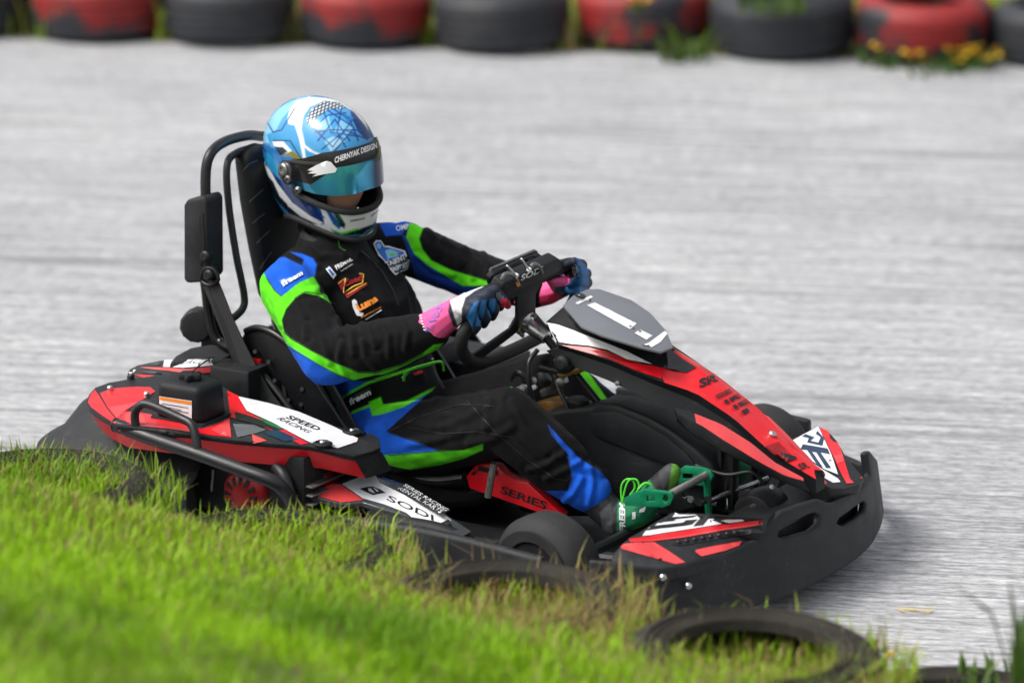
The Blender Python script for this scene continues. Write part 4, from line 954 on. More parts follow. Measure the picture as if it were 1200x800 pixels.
# side pad box on the frame, belt retractor
P=[U(x,y,Y=-.27) for x,y in [(215,240),(219,234),(238,230),(242,236),(243,325),(237,331),(219,332),(215,328)]]
b=MB(); b.prism(P,(0,.07,0),M['bumper']); bx=b.build('side_cushion',kart,bevel=.006,seg=2,angle=50); b=MB(); b.prism([U(x,y,Y=-.272) for x,y in [(233,255),(238,250),(240,300),(235,312)]],(0,.005,0),M['dark']); b.build('cushion_slot',bx)
b=MB(); c=U(232,380,Y=-.22); b.lathe([(0,-.035),(.038,-.035),(.042,-.028),(.042,.028),(.038,.035),(0,.035)],c,(.45,-.85,.1),M['bumper'],12); b.box(U(253,388,Y=-.2),(.05,.06,.10),M['black']); b.lathe([(0,-.008),(.006,-.008),(.006,.008),(0,.008)],U(258,399,Y=-.24),(0,-1,0),M['steel'],10)
b.build('belt_retractor',kart,bevel=.004,angle=40)
belt=mat('belt_webbing',(.02,.02,.022),.7,bump=.4,bscale=500)
b=MB(); bp_=[(238,312,-.26),(252,345,-.265),(268,385,-.265),(290,430,-.27),(310,465,-.275),(330,490,-.28)]
P=cr([U(x,y,Y=Y) for x,y,Y in bp_],4); rows=[[p+np.array([-.022,0,-.012]),p+np.array([.022,0,.012])] for p in P]; b.grid(rows,belt)
bl=b.build('belt',kart,solid=.003); b=MB(); 
for px,py,Y in ((243,300,-.265),(247,322,-.27)): b.lathe([(0,-.01),(.014,-.01),(.014,.012),(.009,.016),(0,.016)],U(px,py,Y=Y),(0,-1,.1),M['dark'],14)
b.tube([U(236,325,Y=-.268),U(240,315,Y=-.27),U(250,315,Y=-.27),U(256,328,Y=-.27),U(246,334,Y=-.27),U(237,330,Y=-.268)],.005,M['dark'],8,True,3); b.build('belt_guide',bl)
b=MB()
for px,py,Y in ((300,412,-.25),(316,424,-.25),(323,446,-.25),(339,469,-.26),(354,474,-.24),(355,456,-.24),(329,477,-.26)): b.lathe([(0,-.010),(.004,-.010),(.004,.004),(.0055,.004),(.0055,.008),(0,.008)],U(px,py,Y=Y),(.2,-.9,.3),M['dark'],10)
b.tube([U(275,405,Y=-.2),U(310,440,Y=-.25),U(345,485,Y=-.27)],.008,M['dark'],8); b.tube([U(330,420,Y=-.2),U(335,470,Y=-.25),U(350,495,Y=-.27)],.006,M['dark'],8)
b.box(U(300,425,Y=-.24),(.03,.01,.02),M['red']); b.build('seat_stay_bolt',kart,each=True)
b=MB(); b.box((-.50,-.12,.27),(.12,.4,.26),M['dark']); b.box((-.42,.30,.22),(.3,.16,.26),M['dark']); b.build('rear_box',kart,bevel=.01,each=True)
b=MB(); b.tube([U(520,455,Y=-.05),U(510,435,Y=-.08),U(507,420,Y=-.09)],.003,M['steeld'],6); b.build('kill_switch_lead',kart)
# red left side pod seen past the driver
P=uz([(510,412,.30),(560,424,.29),(600,436,.28),(590,420,.29),(545,404,.30),(515,400,.30)]); b=MB(); b.prism(P,(0,0,-.05),M['black']); o=b.build('left_side_pod',kart,bevel=.004); T=bvh(o)
decal(o,[(513,411),(550,420),(570,424),(560,418),(540,413)],M['red'],.001,10,T); decal(o,[(550,422),(566,418),(572,424),(560,428)],M['pink'],.0014,10,T)
# ================= the driver
man=empty('person',(-.2,0,.07),'driver in black, blue and lime racing suit and blue helmet, gripping the steering wheel','person')
BLK=(.0048,.0050,.0060); BLU=(.010,.105,.62); BLD=(.008,.045,.30); LIM=(.115,.72,.012)
# ---- racing suit: one continuous surface
def cap(*a): return [(U(x,y,Y=Y) if len(q)==4 else None, r) for q in a for (x,y,Y,r) in [q]]
J=lambda x,y,Y: U(x,y,Y=Y)
G_=lambda x,y,o: WPX(x,y,o)
caps=[];part=[]
def C_(name,*jr): caps.append([(np.asarray(p,float),r) for p,r in jr]); part.append(name)
pelv=np.array([-.22,0,.185]); waist=np.array([-.255,.0,.33]); chest=np.array([-.315,.005,.49]); shl=np.array([-.365,.0,.60])
C_('torso',(pelv,(.135,.175,.105)),(waist,(.12,.155,.11)))
C_('torso',(waist,(.12,.155,.11)),(chest,(.125,.175,.11)))
C_('torso',(chest,(.125,.175,.11)),(shl,(.085,.15,.06)))
C_('torso',(shl,(.085,.14,.06)),(np.array([-.405,0,.665]),(.082,.092,.03)))
rs=J(338,338,-.195); re=J(384,419,-.305); rw_=J(505,388,-.238)
ls=J(474,290,.185); le=J(554,322,.285); lw_=J(626,340,.245)
C_('torso',(shl+np.array([0,-.06,0]),(.08,.09,.06)),(rs,(.07,.06,.065)))
C_('torso',(np.array([-.40,-.03,.650]),(.075,.075,.05)),(rs+np.array([-.01,.045,.028]),(.07,.06,.045)))
C_('torso',(np.array([-.395,.03,.650]),(.075,.075,.05)),(ls+np.array([-.02,-.045,.03]),(.07,.06,.04)))
C_('larm',(shl+np.array([.01,.07,0]),(.08,.07,.06)),(ls,(.064,.055,.058)))
C_('rarm',(rs,(.076,.07,.075)),(re,.070)); C_('rarm',(re,.070),((re+rw_)/2+np.array([0,0,-.006]),.068)); C_('rarm',((re+rw_)/2+np.array([0,0,-.006]),.068),(rw_,.048))
C_('larm',(ls,(.066,.062,.068)),(le,.064)); C_('larm',(le,.064),(lw_,.046))
rh=np.array([-.17,-.115,.20]); rk=J(594,492,-.225); ra=J(693,577,-.17)
lh=np.array([-.17,.105,.20]); lk=J(648,448,.20); la=J(800,552,.12)
C_('rleg',(rh,(.12,.105,.105)),(rk,.082)); C_('rleg',(rk,.082),((rk*.5+ra*.5),.078)); C_('rleg',((rk*.5+ra*.5),.078),(ra,.052))
C_('lleg',(lh,(.12,.105,.105)),(lk,.078)); C_('lleg',(lk,.078),(la,.05))
suit=capsules(caps,'racing_suit',.0055,8)
def ss_(o): q=o.modifiers.new('u','SUBSURF'); q.levels=1; q.render_levels=1
m0=suit.data; bpy.data.objects.remove(suit); suit=finish(m0,'racing_suit',extra=ss_,angle=180)
me=suit.data; nV=len(me.vertices); co=np.empty(nV*3); me.vertices.foreach_get('co',co); co=co.reshape(-1,3); no=np.empty(nV*3); me.vertices.foreach_get('normal',no); no=no.reshape(-1,3)
# nearest limb of each vertex
best=np.full(nV,1e9); lab=np.zeros(nV,int); names=['torso','rarm','larm','rleg','lleg']
for c,nm in zip(caps,part):
    (p,r),(q,r2)=c; rm=np.mean(np.atleast_1d(r)); rm2=np.mean(np.atleast_1d(r2)); d_=q-p; t=np.clip(((co-p)@d_)/(d_@d_),0,1)
    dq_=np.linalg.norm(co-(p+t[:,None]*d_),axis=1)/(rm+(rm2-rm)*t)
    k=dq_<best; best[k]=dq_[k]; lab[k]=names.index(nm)
px=proj(co)
# creases and folds in the cloth, as real relief
disp=np.zeros(nV)
def fold(line,w,amp,sel=None):
    global disp
    d_=dpoly(px,line); f=.8*amp*(np.exp(-(d_/w)**2)-.55*np.exp(-((d_-1.7*w)/(w*.9))**2))
    k=(no@(-VV))>-.1
    if sel is not None: k&=np.isin(lab,[names.index(s_) for s_ in sel])
    disp+=np.where(k,f,0)
ra_=['rarm']
for l in ([(378,350),(392,368),(398,392)],[(345,352),(356,372),(358,395)],[(398,372),(412,388),(414,415)],[(418,372),(432,386),(440,405)],[(362,380),(378,398),(386,425)],[(445,378),(455,392),(456,418)],[(400,400),(396,420),(404,440)],[(470,375),(478,388),(475,410)],[(425,400),(428,418),(440,432)]): fold(l,3.6,.0055,ra_)
for l in ([(330,330),(345,345),(370,340)],[(312,340),(325,360),(330,380)]): fold(l,4,.004,ra_)
for l in ([(500,268),(512,282),(514,300)],[(520,280),(535,292),(540,310)],[(545,290),(556,304),(555,325)],[(566,294),(572,308),(570,325)],[(490,300),(508,316),(530,322)]): fold(l,3.4,.005,['larm'])
for l in ([(425,300),(440,330),(452,360),(458,385)],[(455,305),(470,330),(480,360),(485,395)],[(470,340),(478,380),(470,410)],[(355,285),(375,300),(400,300)],[(340,275),(360,290),(372,310)],[(440,395),(460,410),(490,405)],[(405,330),(425,350),(440,375)]): fold(l,5,.006,['torso'])
for l in ([(500,455),(520,470),(545,475)],[(520,500),(545,490),(575,470)],[(470,490),(500,500),(530,500)],[(560,450),(572,470),(570,500)],[(480,520),(510,515),(540,505)],[(550,520),(575,515),(600,500)]): fold(l,5,.004,['rleg'])
for l in ([(600,470),(615,500),(640,530)],[(620,550),(640,545),(660,530)],[(640,560),(660,552),(680,540)],[(655,592),(672,578),(682,560)],[(660,535),(684,548),(706,553)],[(570,480),(600,520),(640,560)],[(690,545),(694,565),(690,590)]): fold(l,4,.005,['rleg'])
for i in range(nV):
    v=Vector(co[i]); disp[i]+=.0028*noise.noise(v*13)+.0016*noise.noise(v*34)+.0015*abs(noise.noise(Vector((v.x*9+3,v.y*9,v.z*24))))
co=co+no*disp[:,None]; me.vertices.foreach_set('co',co.ravel()); me.update()
sel=lambda *n: np.isin(lab,[names.index(x) for x in n])
C=np.tile(np.array([*BLK,1.]),(nV,1))
# blue under the arms and along the seat before the crisp panels
paint(suit,BLK,[([(300,395),(322,402),(360,425),(400,445),(450,448),(475,438),(440,458),(400,478),(388,488),(350,470),(310,430)],BLU)],sel('torso'),C)
paint(suit,BLK,[([(285,318),(301,350),(308,375),(318,390),(340,405),(370,424),(395,438),(415,445),(440,444),(470,434),(495,422),(515,408),(520,440),(470,470),(400,470),(330,430),(280,370)],BLU),
  ([(290,320),(300,313),(307,313),(312,325),(322,340),(330,347),(350,331),(367,323),(374,335),(375,343),(385,347),(393,356),(397,361),(375,347),(357,343),(345,350),(335,362),(330,375),(333,389),(340,396),(365,411),(390,424),(420,436),(440,436),(470,427),(495,414),(508,404),(520,402),(510,412),(495,423),(470,435),(440,446),(415,446),(395,439),(370,425),(340,406),(318,391),(308,376),(300,350)],LIM),
  ([(306,314),(317,304),(333,301),(354,311),(356,304),(340,295),(353,297),(367,303),(371,310),(369,323),(350,331),(330,347),(322,340),(312,325)],BLU)],sel('rarm','torso')&((px[:,0]<372)|sel('rarm')),C)
paint(suit,BLK,[([(440,245),(470,252),(482,262),(470,275),(452,277),(446,265)],BLU),
  ([(470,272),(478,280),(485,297),(500,310),(520,322),(542,335),(575,338),(560,365),(530,352),(500,340),(486,322),(480,300)],BLD),
  ([(480,261),(496,266),(491,280),(495,292),(505,305),(530,317),(567,328),(600,334),(600,341),(567,335),(542,335),(520,322),(500,310),(485,297),(476,278)],LIM)],sel('larm','torso')&(px[:,0]>440),C)
paint(suit,BLK,[([(497,365),(503,350),(505,390),(499,395)],LIM)],sel('torso'),C)
paint(suit,BLK,[([(388,474),(432,449),(475,435),(515,425),(522,450),(510,452),(475,470),(449,474),(446,465),(432,471),(436,476),(402,489)],BLK)],sel('torso','rleg'),C)
leg=sel('rleg','torso')&(px[:,1]>440)
paint(suit,BLK,[([(396,490),(432,474),(449,484),(475,475),(506,457),(453,505),(455,507),(517,528),(456,536),(436,530),(400,510)],BLU),
  ([(432,471),(446,465),(449,474),(475,470),(510,453),(506,458),(475,476),(449,485),(436,487)],LIM),
  ([(450,533),(480,531),(515,528),(544,527),(566,520),(566,527),(544,537),(515,545),(481,550),(455,545)],LIM)],leg,C)
paint(suit,BLK,[('line',[(389,475),(410,460),(432,448),(475,434),(512,424)],3,LIM),('line',[(402,488),(420,480),(436,474)],3,LIM)],sel('torso','rleg'),C)
paint(suit,BLK,[([(642,497),(647,510),(665,532),(670,560),(665,575),(625,575),(647,597),(680,620),(700,640),(740,560),(716,560),(700,550),(677,535),(660,517)],BLU),
  ([(590,439),(594,440),(602,452),(599,454)],LIM)],sel('rleg'),C)
paint(suit,BLK,[([(570,428),(598,412),(617,406),(630,414),(604,421)],LIM),([(672,438),(688,434),(714,471),(699,472)],LIM),([(700,446),(709,448),(745,472),(742,480),(725,465)],BLU)],sel('lleg'),C)
setcol(suit,C)
cloth=mat('racing_suit_cloth',rough=.86,attr='Col',bump=.35,bscale=900,var=.2,vscale=30,sheen=.03,spec=.16); me.materials.clear(); me.materials.append(cloth); attach(suit,man)
T=bvh(suit); d=D(suit,T)
lt=lambda *a,off=.002,**k: text(suit,*a,T=T,off=off+.0014,**k)
# chest and sleeve lettering
W_=M['white']
d([(328,329),(334,327),(344,323),(353,317),(355,323),(346,329),(336,334),(333,337)],M['sblue'],.0018,5)
lt('freem',[(333,336),(355,323),(353.5,317.5),(329.5,330)],W_,off=.0024,bold=.04)
d([(381.5,316),(386,313),(393.5,322),(390,327)],W_,.002,5); d([(384,317),(386,315.5),(391,321.5),(389,324)],M['sblue'],.0026,5)
lt('PREMAIL',[(394,317),(413,306),(411.5,302.5),(391.5,312.5)],W_,off=.002,bold=.02); lt('racing team',[(399,319),(413,311.5),(412.3,309.5),(398.3,317)],W_,off=.002,bold=.0)
rl=mat('patch_red',(.32,.006,.01),.6)
d([(394.5,331),(404,325.5),(405.5,331),(403,343),(398.5,338)],rl,.0018,5); d([(403.5,344),(429,331),(430,334),(406.5,350)],rl,.0018,6)
lt('Zeed',[(401,337),(425,329),(423,321),(399,331)],rl,off=.0026,bold=.05)
d(stroke([(395,332.5),(404.5,327),(402,344),(412,337),(424,332),(425,322),(420,321.5)],1.3),M['yellow'],.0032,4); d(stroke([(407,345),(428,332.5)],.8),M['yellow'],.0026,5)
d([(412,353),(415,350.5),(418,352.5),(421,366),(426,367),(424,371),(418,370),(413,360)],W_,.002,5)
lt('Luna',[(420,366),(443,353.5),(440,346),(415.5,357)],M['orangei'],off=.0034,bold=.06)
lt('supermotion',[(423,374),(447,361),(446,358.5),(422,371)],M['orangei'],off=.002,bold=.01); d(stroke([(424,377),(447,363)],1.1),W_,.002,5)
# team patch: pale outline, blue kart shape, two lines of lettering
d([(437,286),(440,282),(446,282),(450,288),(455,288),(474,294),(476,300),(474,303),(479,305),(477,314),(463,323),(457,317),(452,308),(443,300)],W_,.002,5)
d([(438.5,286.5),(441,283.5),(445.5,283.5),(449,289),(455,290),(472.5,295.5),(473,299),(453,307.5),(444,298.5)],M['sblue'],.0028,4)
d([(440,287),(443,285),(446,287),(445,291),(441,291)],M['lblue'],.0034,4); d([(450,294),(456,292),(468,297),(466,300),(454,304)],M['lblue'],.0034,4); d([(455,298.5),(460,297),(461,299.5),(456,301)],M['lime'],.004,3); d([(463,298),(467,297),(468,299)],M['navy'],.004,3)
d([(449.5,308),(473,297.5),(475,303),(478,305.5),(476.5,313),(463,321.5),(458,316)],M['navy'],.0028,4)
lt('TALENT',[(453,313.5),(474.5,303.5),(472.5,297.8),(450,308)],W_,off=.003,bold=.05); lt('FACTORY',[(459,320.5),(477.5,311),(476,305.5),(456,315)],W_,off=.003,bold=.05)
d(stroke([(396,283),(398,290),(403,294),(409,291),(412,287)],1.2),M['limec'],.002,4)
d(stroke([(418,290),(432,302),(447,318),(460,340),(467,358)],1.3),M['ink'],.0016,6)
seam=mat('seam_stitching',(.022,.022,.025),.8)
for s_ in ([(345,350),(358,342),(376,345),(394,357)],[(333,389),(342,397),(366,411),(392,424),(420,436),(442,436),(470,427),(496,414)],[(308,377),(320,392),(342,408),(370,425),(396,439),(416,446),(442,445),(470,434),(496,422)],[(330,347),(322,340),(313,326)],[(455,506),(490,517),(517,528)],[(456,533),(482,531),(515,528),(545,526)],[(482,300),(488,314),(503,325),(524,336),(545,343)],[(643,498),(650,515),(666,534),(670,560),(665,575)],[(480,500),(520,508),(560,505),(600,512)]): d(stroke(s_,.8),seam,.0016,4)
# waist label, shoulder roundel, seams
d([(409,466),(433,453),(436,459),(411,475)],M['ink'],.0016,5); lt('freem',[(411,475),(435.5,461.5),(433,455),(409.5,467)],W_,off=.0024,bold=.04)
lt('OMP',[(464,272),(479,269.5),(478,263),(463,266)],W_,off=.002,bold=.02)
for s_ in ([(455,506),(490,489),(540,474),(580,476)],[(548,470),(580,505),(620,540),(650,560),(665,563)]): d(stroke(s_,.9),M['ink'],.0014,6)
d([(483,437),(494,433),(495,437),(485,440)],rl,.002,4)
b=MB(); b.tube([J(472,443,-.17),J(482,433,-.17),J(500,427,-.17),J(517,424,-.16),J(520,434,-.15)],.0035,M['limec'],8); b.tube([J(473,446,-.18),J(475,437,-.18),J(484,432,-.175)],.0035,M['limec'],8); attach(b.build('drawcord',None),man)
# collar
b=MB(); c0=np.array([-.398,0,.650]); rr=[]
for h,r in ((-.02,.110),(.0,.098),(.02,.088),(.035,.082),(.037,.072),(.0,.072)):
    rr.append([c0+np.array([h*-.15+r*math.cos(t),r*math.sin(t),h+.012*math.cos(t)*-1]) for t in np.linspace(0,2*math.pi,40,False)])
b.grid(rr,mat('collar_cloth',(.005,.005,.006),.8,bump=.3,bscale=700),True); o=b.build('collar',None,angle=70); attach(o,man)
# ---- helmet frame
HC=U(376.6,186.4,Y=0.0); yaw=math.radians(-17.5); pit=math.radians(-3.9)
hf=np.array([math.cos(pit)*math.cos(yaw),math.cos(pit)*math.sin(yaw),math.sin(pit)]); hl=np.array([-math.sin(yaw),math.cos(yaw),0]); hu=np.cross(hf,hl)
rl_=math.radians(6.0); hl,hu=hl*math.cos(rl_)+hu*math.sin(rl_),hu*math.cos(rl_)-hl*math.sin(rl_)
HS=1.0
def hpt(az,el,sc=1.0,dx=0,dz=0):
    n=np.array([math.cos(el)*math.cos(az),math.cos(el)*math.sin(az),math.sin(el)]); p_=2.25
    a=.172 if n[0]>0 else .1756; b_=.1137; c_=.1541 if n[2]>0 else .213
    r=(abs(n[0]/a)**p_+abs(n[1]/b_)**p_+abs(n[2]/c_)**p_)**(-1/p_); q=n*r
    if q[2]<0:
        k=min(1,-q[2]/.18); q[0]+=.050*k*k*max(0,math.cos(az)); q[1]*=1-.13*k*k
        if q[0]<0: q[0]*=1-.10*k
    zb=-.184+.035*max(0,-q[0]/.16)
    if q[2]<zb: q[2]=zb-.10*(zb-q[2])
    return q*sc
def tow(q): return HC+hf*q[0]+hl*q[1]+hu*q[2]
def port(az,el):   # eye opening
    e0=math.radians(-25-4*math.cos(az*1.2)); e1=math.radians(15); return abs(az)<math.radians(74) and e0<el<e1
NA,NE=340,220; V=[];idx={}
for j in range(NE+1):
    el=-math.pi/2+math.pi*j/NE
    for i in range(NA): V.append(tow(hpt(-math.pi+2*math.pi*i/NA,el)))
Fs=[]
for j in range(NE):
    el=-math.pi/2+math.pi*(j+.5)/NE
    for i in range(NA):
        az=-math.pi+2*math.pi*(i+.5)/NA
        if port(az,el): continue
        if el<-math.pi/2+.62: continue
        a=j*NA+i;b_=j*NA+(i+1)%NA; Fs.append((a,b_,b_+NA,a+NA))
b=MB(); hm=mat('helmet_paint',rough=.22,attr='Col',coat=.45,var=.03,vscale=60,spec=.35); b.add(V,Fs,hm); hel=b.build('helmet',None,angle=60)
me=hel.data; bm=bmesh.new(); bm.from_mesh(me); bmesh.ops.delete(bm,geom=[v for v in bm.verts if not v.link_faces],context='VERTS'); bm.to_mesh(me); bm.free()
Rg=lambda L: [(280+x/4,90+y/4) for x,y in L]
SKY=(.05,.30,.60); MID=(.015,.15,.42); DKB=(.004,.03,.15); PAL=(.22,.52,.76); WH=(.78,.79,.80); NV=(.006,.012,.03); OCH=(.22,.19,.03)
ops=[(Rg([(100,250),(125,200),(180,150),(280,95),(370,80),(260,130),(200,200),(150,300),(140,420),(100,420)]),PAL),
 (Rg([(105,300),(200,330),(320,410),(420,440),(400,620),(300,560),(200,470),(105,400)]),MID),
 (Rg([(100,380),(180,470),(300,560),(400,640),(400,690),(340,690),(230,620),(150,520),(100,430)]),DKB),
 (Rg([(130,270),(200,240),(260,250),(280,320),(300,400),(220,360),(150,330)]),SKY),
 (Rg([(330,200),(400,150),(500,150),(560,200),(610,280),(600,310),(500,340),(420,370),(370,330),(330,280)]),(.06,.32,.64)),
 (Rg([(520,150),(560,180),(600,230),(630,280),(600,300),(560,260),(530,200)]),DKB),
 (Rg([(430,102),(330,95),(270,112),(240,150),(226,200),(234,222),(262,228),(282,290),(300,382),(314,386),(304,310),(292,255),(302,185),(332,142),(400,112),(470,122),(540,165),(590,225),(606,250),(590,205),(530,140),(470,108)]),WH),
 (Rg([(295,250),(310,320),(350,350),(420,375),(380,370),(330,350),(305,330)]),WH),
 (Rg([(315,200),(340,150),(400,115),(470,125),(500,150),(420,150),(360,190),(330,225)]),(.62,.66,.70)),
 (Rg([(155,302),(205,300),(250,350),(215,360),(190,330),(165,325)]),WH),(Rg([(190,375),(250,348),(330,402),(280,405),(240,372)]),OCH),(Rg([(165,330),(205,330),(230,352),(195,368)]),NV),
 (Rg([(110,400),(140,470),(190,560),(240,620),(320,680),(400,700),(405,690),(330,650),(250,590),(180,500),(125,400)]),WH),
 (Rg([(120,450),(160,490),(190,560),(240,610),(330,660),(400,690),(350,715),(250,655),(190,595),(130,505)]),NV),
 (Rg([(225,590),(300,640),(390,685),(380,697),(290,655),(230,605)]),WH),
 (Rg([(380,608),(440,618),(520,630),(600,615),(680,560),(690,640),(650,720),(590,775),(510,800),(430,780),(350,722),(345,690),(405,695)]),WH),
 (Rg([(405,622),(430,628),(480,700),(470,715),(440,690)]),(.01,.10,.28)),(Rg([(435,628),(460,630),(500,690),(495,712),(475,700)]),NV),
 (Rg([(430,715),(480,735),(560,715),(630,690),(660,660),(650,700),(600,740),(530,760),(470,755)]),NV),
 (Rg([(430,712),(480,730),(560,708),(565,716),(480,740)]),LIM),
 ('line',Rg([(525,676),(560,670),(588,664)]),1.6,NV),('line',Rg([(622,652),(645,634),(660,620)]),1.6,NV),
 ('line',Rg([(440,722),(500,748),(580,740),(640,700)]),.9,(.02,.35,.5))]
lines=[[(125,200),(160,260),(200,250),(260,150)],[(160,300),(240,300),(300,400)],[(350,240),(420,180),(500,170)],[(370,300),(450,200),(520,300)],[(400,170),(430,260),(560,280)],[(340,230),(440,330),(540,190)],[(480,150),(460,260),(500,330)],[(390,340),(500,250),(590,290)],[(420,160),(540,240),(430,370)],[(360,260),(420,250),(580,250)],[(440,150),(520,200),(560,300)],[(110,330),(180,420),(260,480),(360,560)],[(140,420),(240,500),(300,590),(400,660)],[(200,470),(280,540),(390,600)],[(110,380),(170,430),(230,400)],[(180,480),(260,560),(380,640)]]
ops+=[('line',Rg(l),1.5,DKB) for l in lines]
for l in ([(215,470),(260,520),(340,570)],[(240,470),(300,540),(370,580)]): ops.append(('line',Rg(l),1.5,(.10,.55,.75)))
Ch=paint(hel,SKY,ops)
_v=np.empty(len(hel.data.vertices)*3); hel.data.vertices.foreach_get('co',_v); _px=proj(_v.reshape(-1,3)); _m=inpoly(_px,Rg([(312,215),(322,180),(345,150),(400,112),(470,122),(505,150),(425,155),(365,192),(332,230)]))
for k in range(26):
    paint(hel,SKY,[('line',[(350+k*4,100),(338+k*4,160)],1.5,NV),('line',[(345,96+k*3.6),(430,62+k*3.6)],1.3,NV)],_m,Ch,1.0)
for f_,c_ in ((Rg([(350,240),(420,180),(440,260)]),PAL),(Rg([(440,260),(480,200),(540,240),(500,290)]),PAL),(Rg([(400,300),(440,280),(500,300),(430,350)]),(.35,.62,.80)),(Rg([(480,170),(540,190),(520,230)]),(.02,.2,.5)),(Rg([(130,350),(200,420),(180,470),(120,410)]),(.02,.25,.5)),(Rg([(230,440),(290,520),(330,540),(270,540),(210,470)]),(.03,.32,.58))): paint(hel,SKY,[(f_,c_)],None,Ch)
for l in lines[2:11]: paint(hel,SKY,[('line',Rg(l),1.3,(.006,.06,.28))],inpoly(_px,Rg([(330,200),(400,150),(500,150),(560,200),(610,280),(600,310),(500,340),(420,370),(370,330),(330,280)])),Ch)
setcol(hel,Ch); attach(hel,man)
# thickness: dark inner liner, and a rubber rim round the opening
b=MB(); V2=[tow(hpt(-math.pi+2*math.pi*i/90,-math.pi/2+math.pi*j/60,.968)) for j in range(61) for i in range(90)]; F2=[]
for j in range(60):
    for i in range(90):
        az=-math.pi+2*math.pi*(i+.5)/90; el=-math.pi/2+math.pi*(j+.5)/60
        if port(az,el) or el<-1.0: continue
        a=j*90+i;c=j*90+(i+1)%90; F2.append((a,c,c+90,a+90))
lin=mat('helmet_lining',(.012,.012,.013),.9); b.add(V2,F2,lin); attach(b.build('lining',None),hel)
loop=[]
for az in np.linspace(-74,74,40): a=math.radians(az); loop.append((a,math.radians(-25-4*math.cos(a*1.2))))
for az in np.linspace(74,-74,40): loop.append((math.radians(az),math.radians(15)))
b=MB(); b.tube([tow(hpt(a,e,1.0)) for a,e in loop],.0082,M['rubber'],8,True,0); attach(b.build('eyeport_seal',None),hel)
lp_=[tow(hpt(a,-.95,1.0)) for a in np.linspace(-math.pi,math.pi,60,False)]; b=MB(); b.tube(lp_,.008,M['rubber'],8,True,0); attach(b.build('neck_trim',None),hel)
# visor, raised a little about its pivots
vrot=math.radians(10)
def vpt(az,el,sc): 
    q=hpt(az,el,sc); x,z=q[0]+.0,q[2]-.02
    return np.array([x*math.cos(vrot)-z*math.sin(vrot),q[1],x*math.sin(vrot)+z*math.cos(vrot)+.02])
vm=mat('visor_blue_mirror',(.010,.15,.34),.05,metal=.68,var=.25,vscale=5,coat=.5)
_n=vm.node_tree.nodes; _l=vm.node_tree.links; _w=_n.new('ShaderNodeLayerWeight'); _w.inputs[0].default_value=.5   # reflections put into the colour: bright cyan face-on, dark navy at a glancing angle
_r=_n.new('ShaderNodeValToRGB'); _e=_r.color_ramp.elements; _e[0].position=.10; _e[0].color=(.09,.58,.92,1); _e[1].position=.40; _e[1].color=(.004,.02,.07,1); _l.new(_w.outputs['Facing'],_r.inputs[0]); _l.new(_r.outputs[0],_n['Principled BSDF'].inputs['Base Color']); vs_=mat('visor_strip_and_reflection',(.009,.009,.010),.2,coat=.4)
b=MB(); rows=[]
els=np.linspace(0,1,26)
for t in els:
    r=[]
    for a in np.linspace(-91,91,80):
        aa=abs(a); lo=-10.5-4.5*min(1,aa/45)+max(0,aa-68)*.55; hi=24.5-max(0,aa-35)*.22
        e=lo+(hi-lo)*t; r.append(tow(hpt(math.radians(a),math.radians(e),1.045+.022*(1-t)*max(0,math.cos(math.radians(a*1.3))))))
    rows.append(r)
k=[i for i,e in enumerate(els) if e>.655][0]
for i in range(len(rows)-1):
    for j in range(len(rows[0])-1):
        aa=abs(-91+182*(j+.5)/79); th=.655-.42*float(sm(22,52,aa)); b.add([rows[i][j],rows[i][j+1],rows[i+1][j+1],rows[i+1][j]],[(0,1,2,3)],vm if (i+.5)/25<th else vs_)  # black strip widens at the sides, painting in the visor's dark reflection there
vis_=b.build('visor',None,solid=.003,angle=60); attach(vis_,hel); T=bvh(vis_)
text(vis_,'CHERNYAK DESIGN',[(392.5,191.5),(442,173.5),(441,167),(392,184.5)],M['white'],.0014,.035,.15,T=T)
d=D(vis_,T); d([(359,200),(372,193),(383,188.5),(388,190),(395,198),(393,202),(380,204),(366,207),(372,203.5),(361,203),(368,200)],M['white'],.0014,5); d([(446,170),(449,173),(451,180),(448,178)],M['white'],.0014,4)
b=MB()
for az,el,r in ((-88,2,.017),(-80,-8,.011),(-66,-17,.009),(88,2,.017)):
    q=hpt(math.radians(az),math.radians(el),1.05); n=q/np.linalg.norm(q); p=tow(q); n=hf*n[0]+hl*n[1]+hu*n[2]
    b.lathe([(0,-.006),(r,-.006),(r,.002),(r*.8,.006),(r*.5,.007),(r*.45,.004),(0,.004)],p,n,M['steeld'],20)
for o in b.build('visor_pivot',None,each=True): attach(o,hel)
b=MB(); 
for sgn in (-1,1): b.lathe([(.03,-.004),(.03,.0),(.026,.004),(0,.004)],tow(hpt(sgn*math.radians(86),math.radians(-2),1.03)),hl*sgn,M['gloss'],24)
for o in b.build('pivot_cover',None,each=True): attach(o,hel)
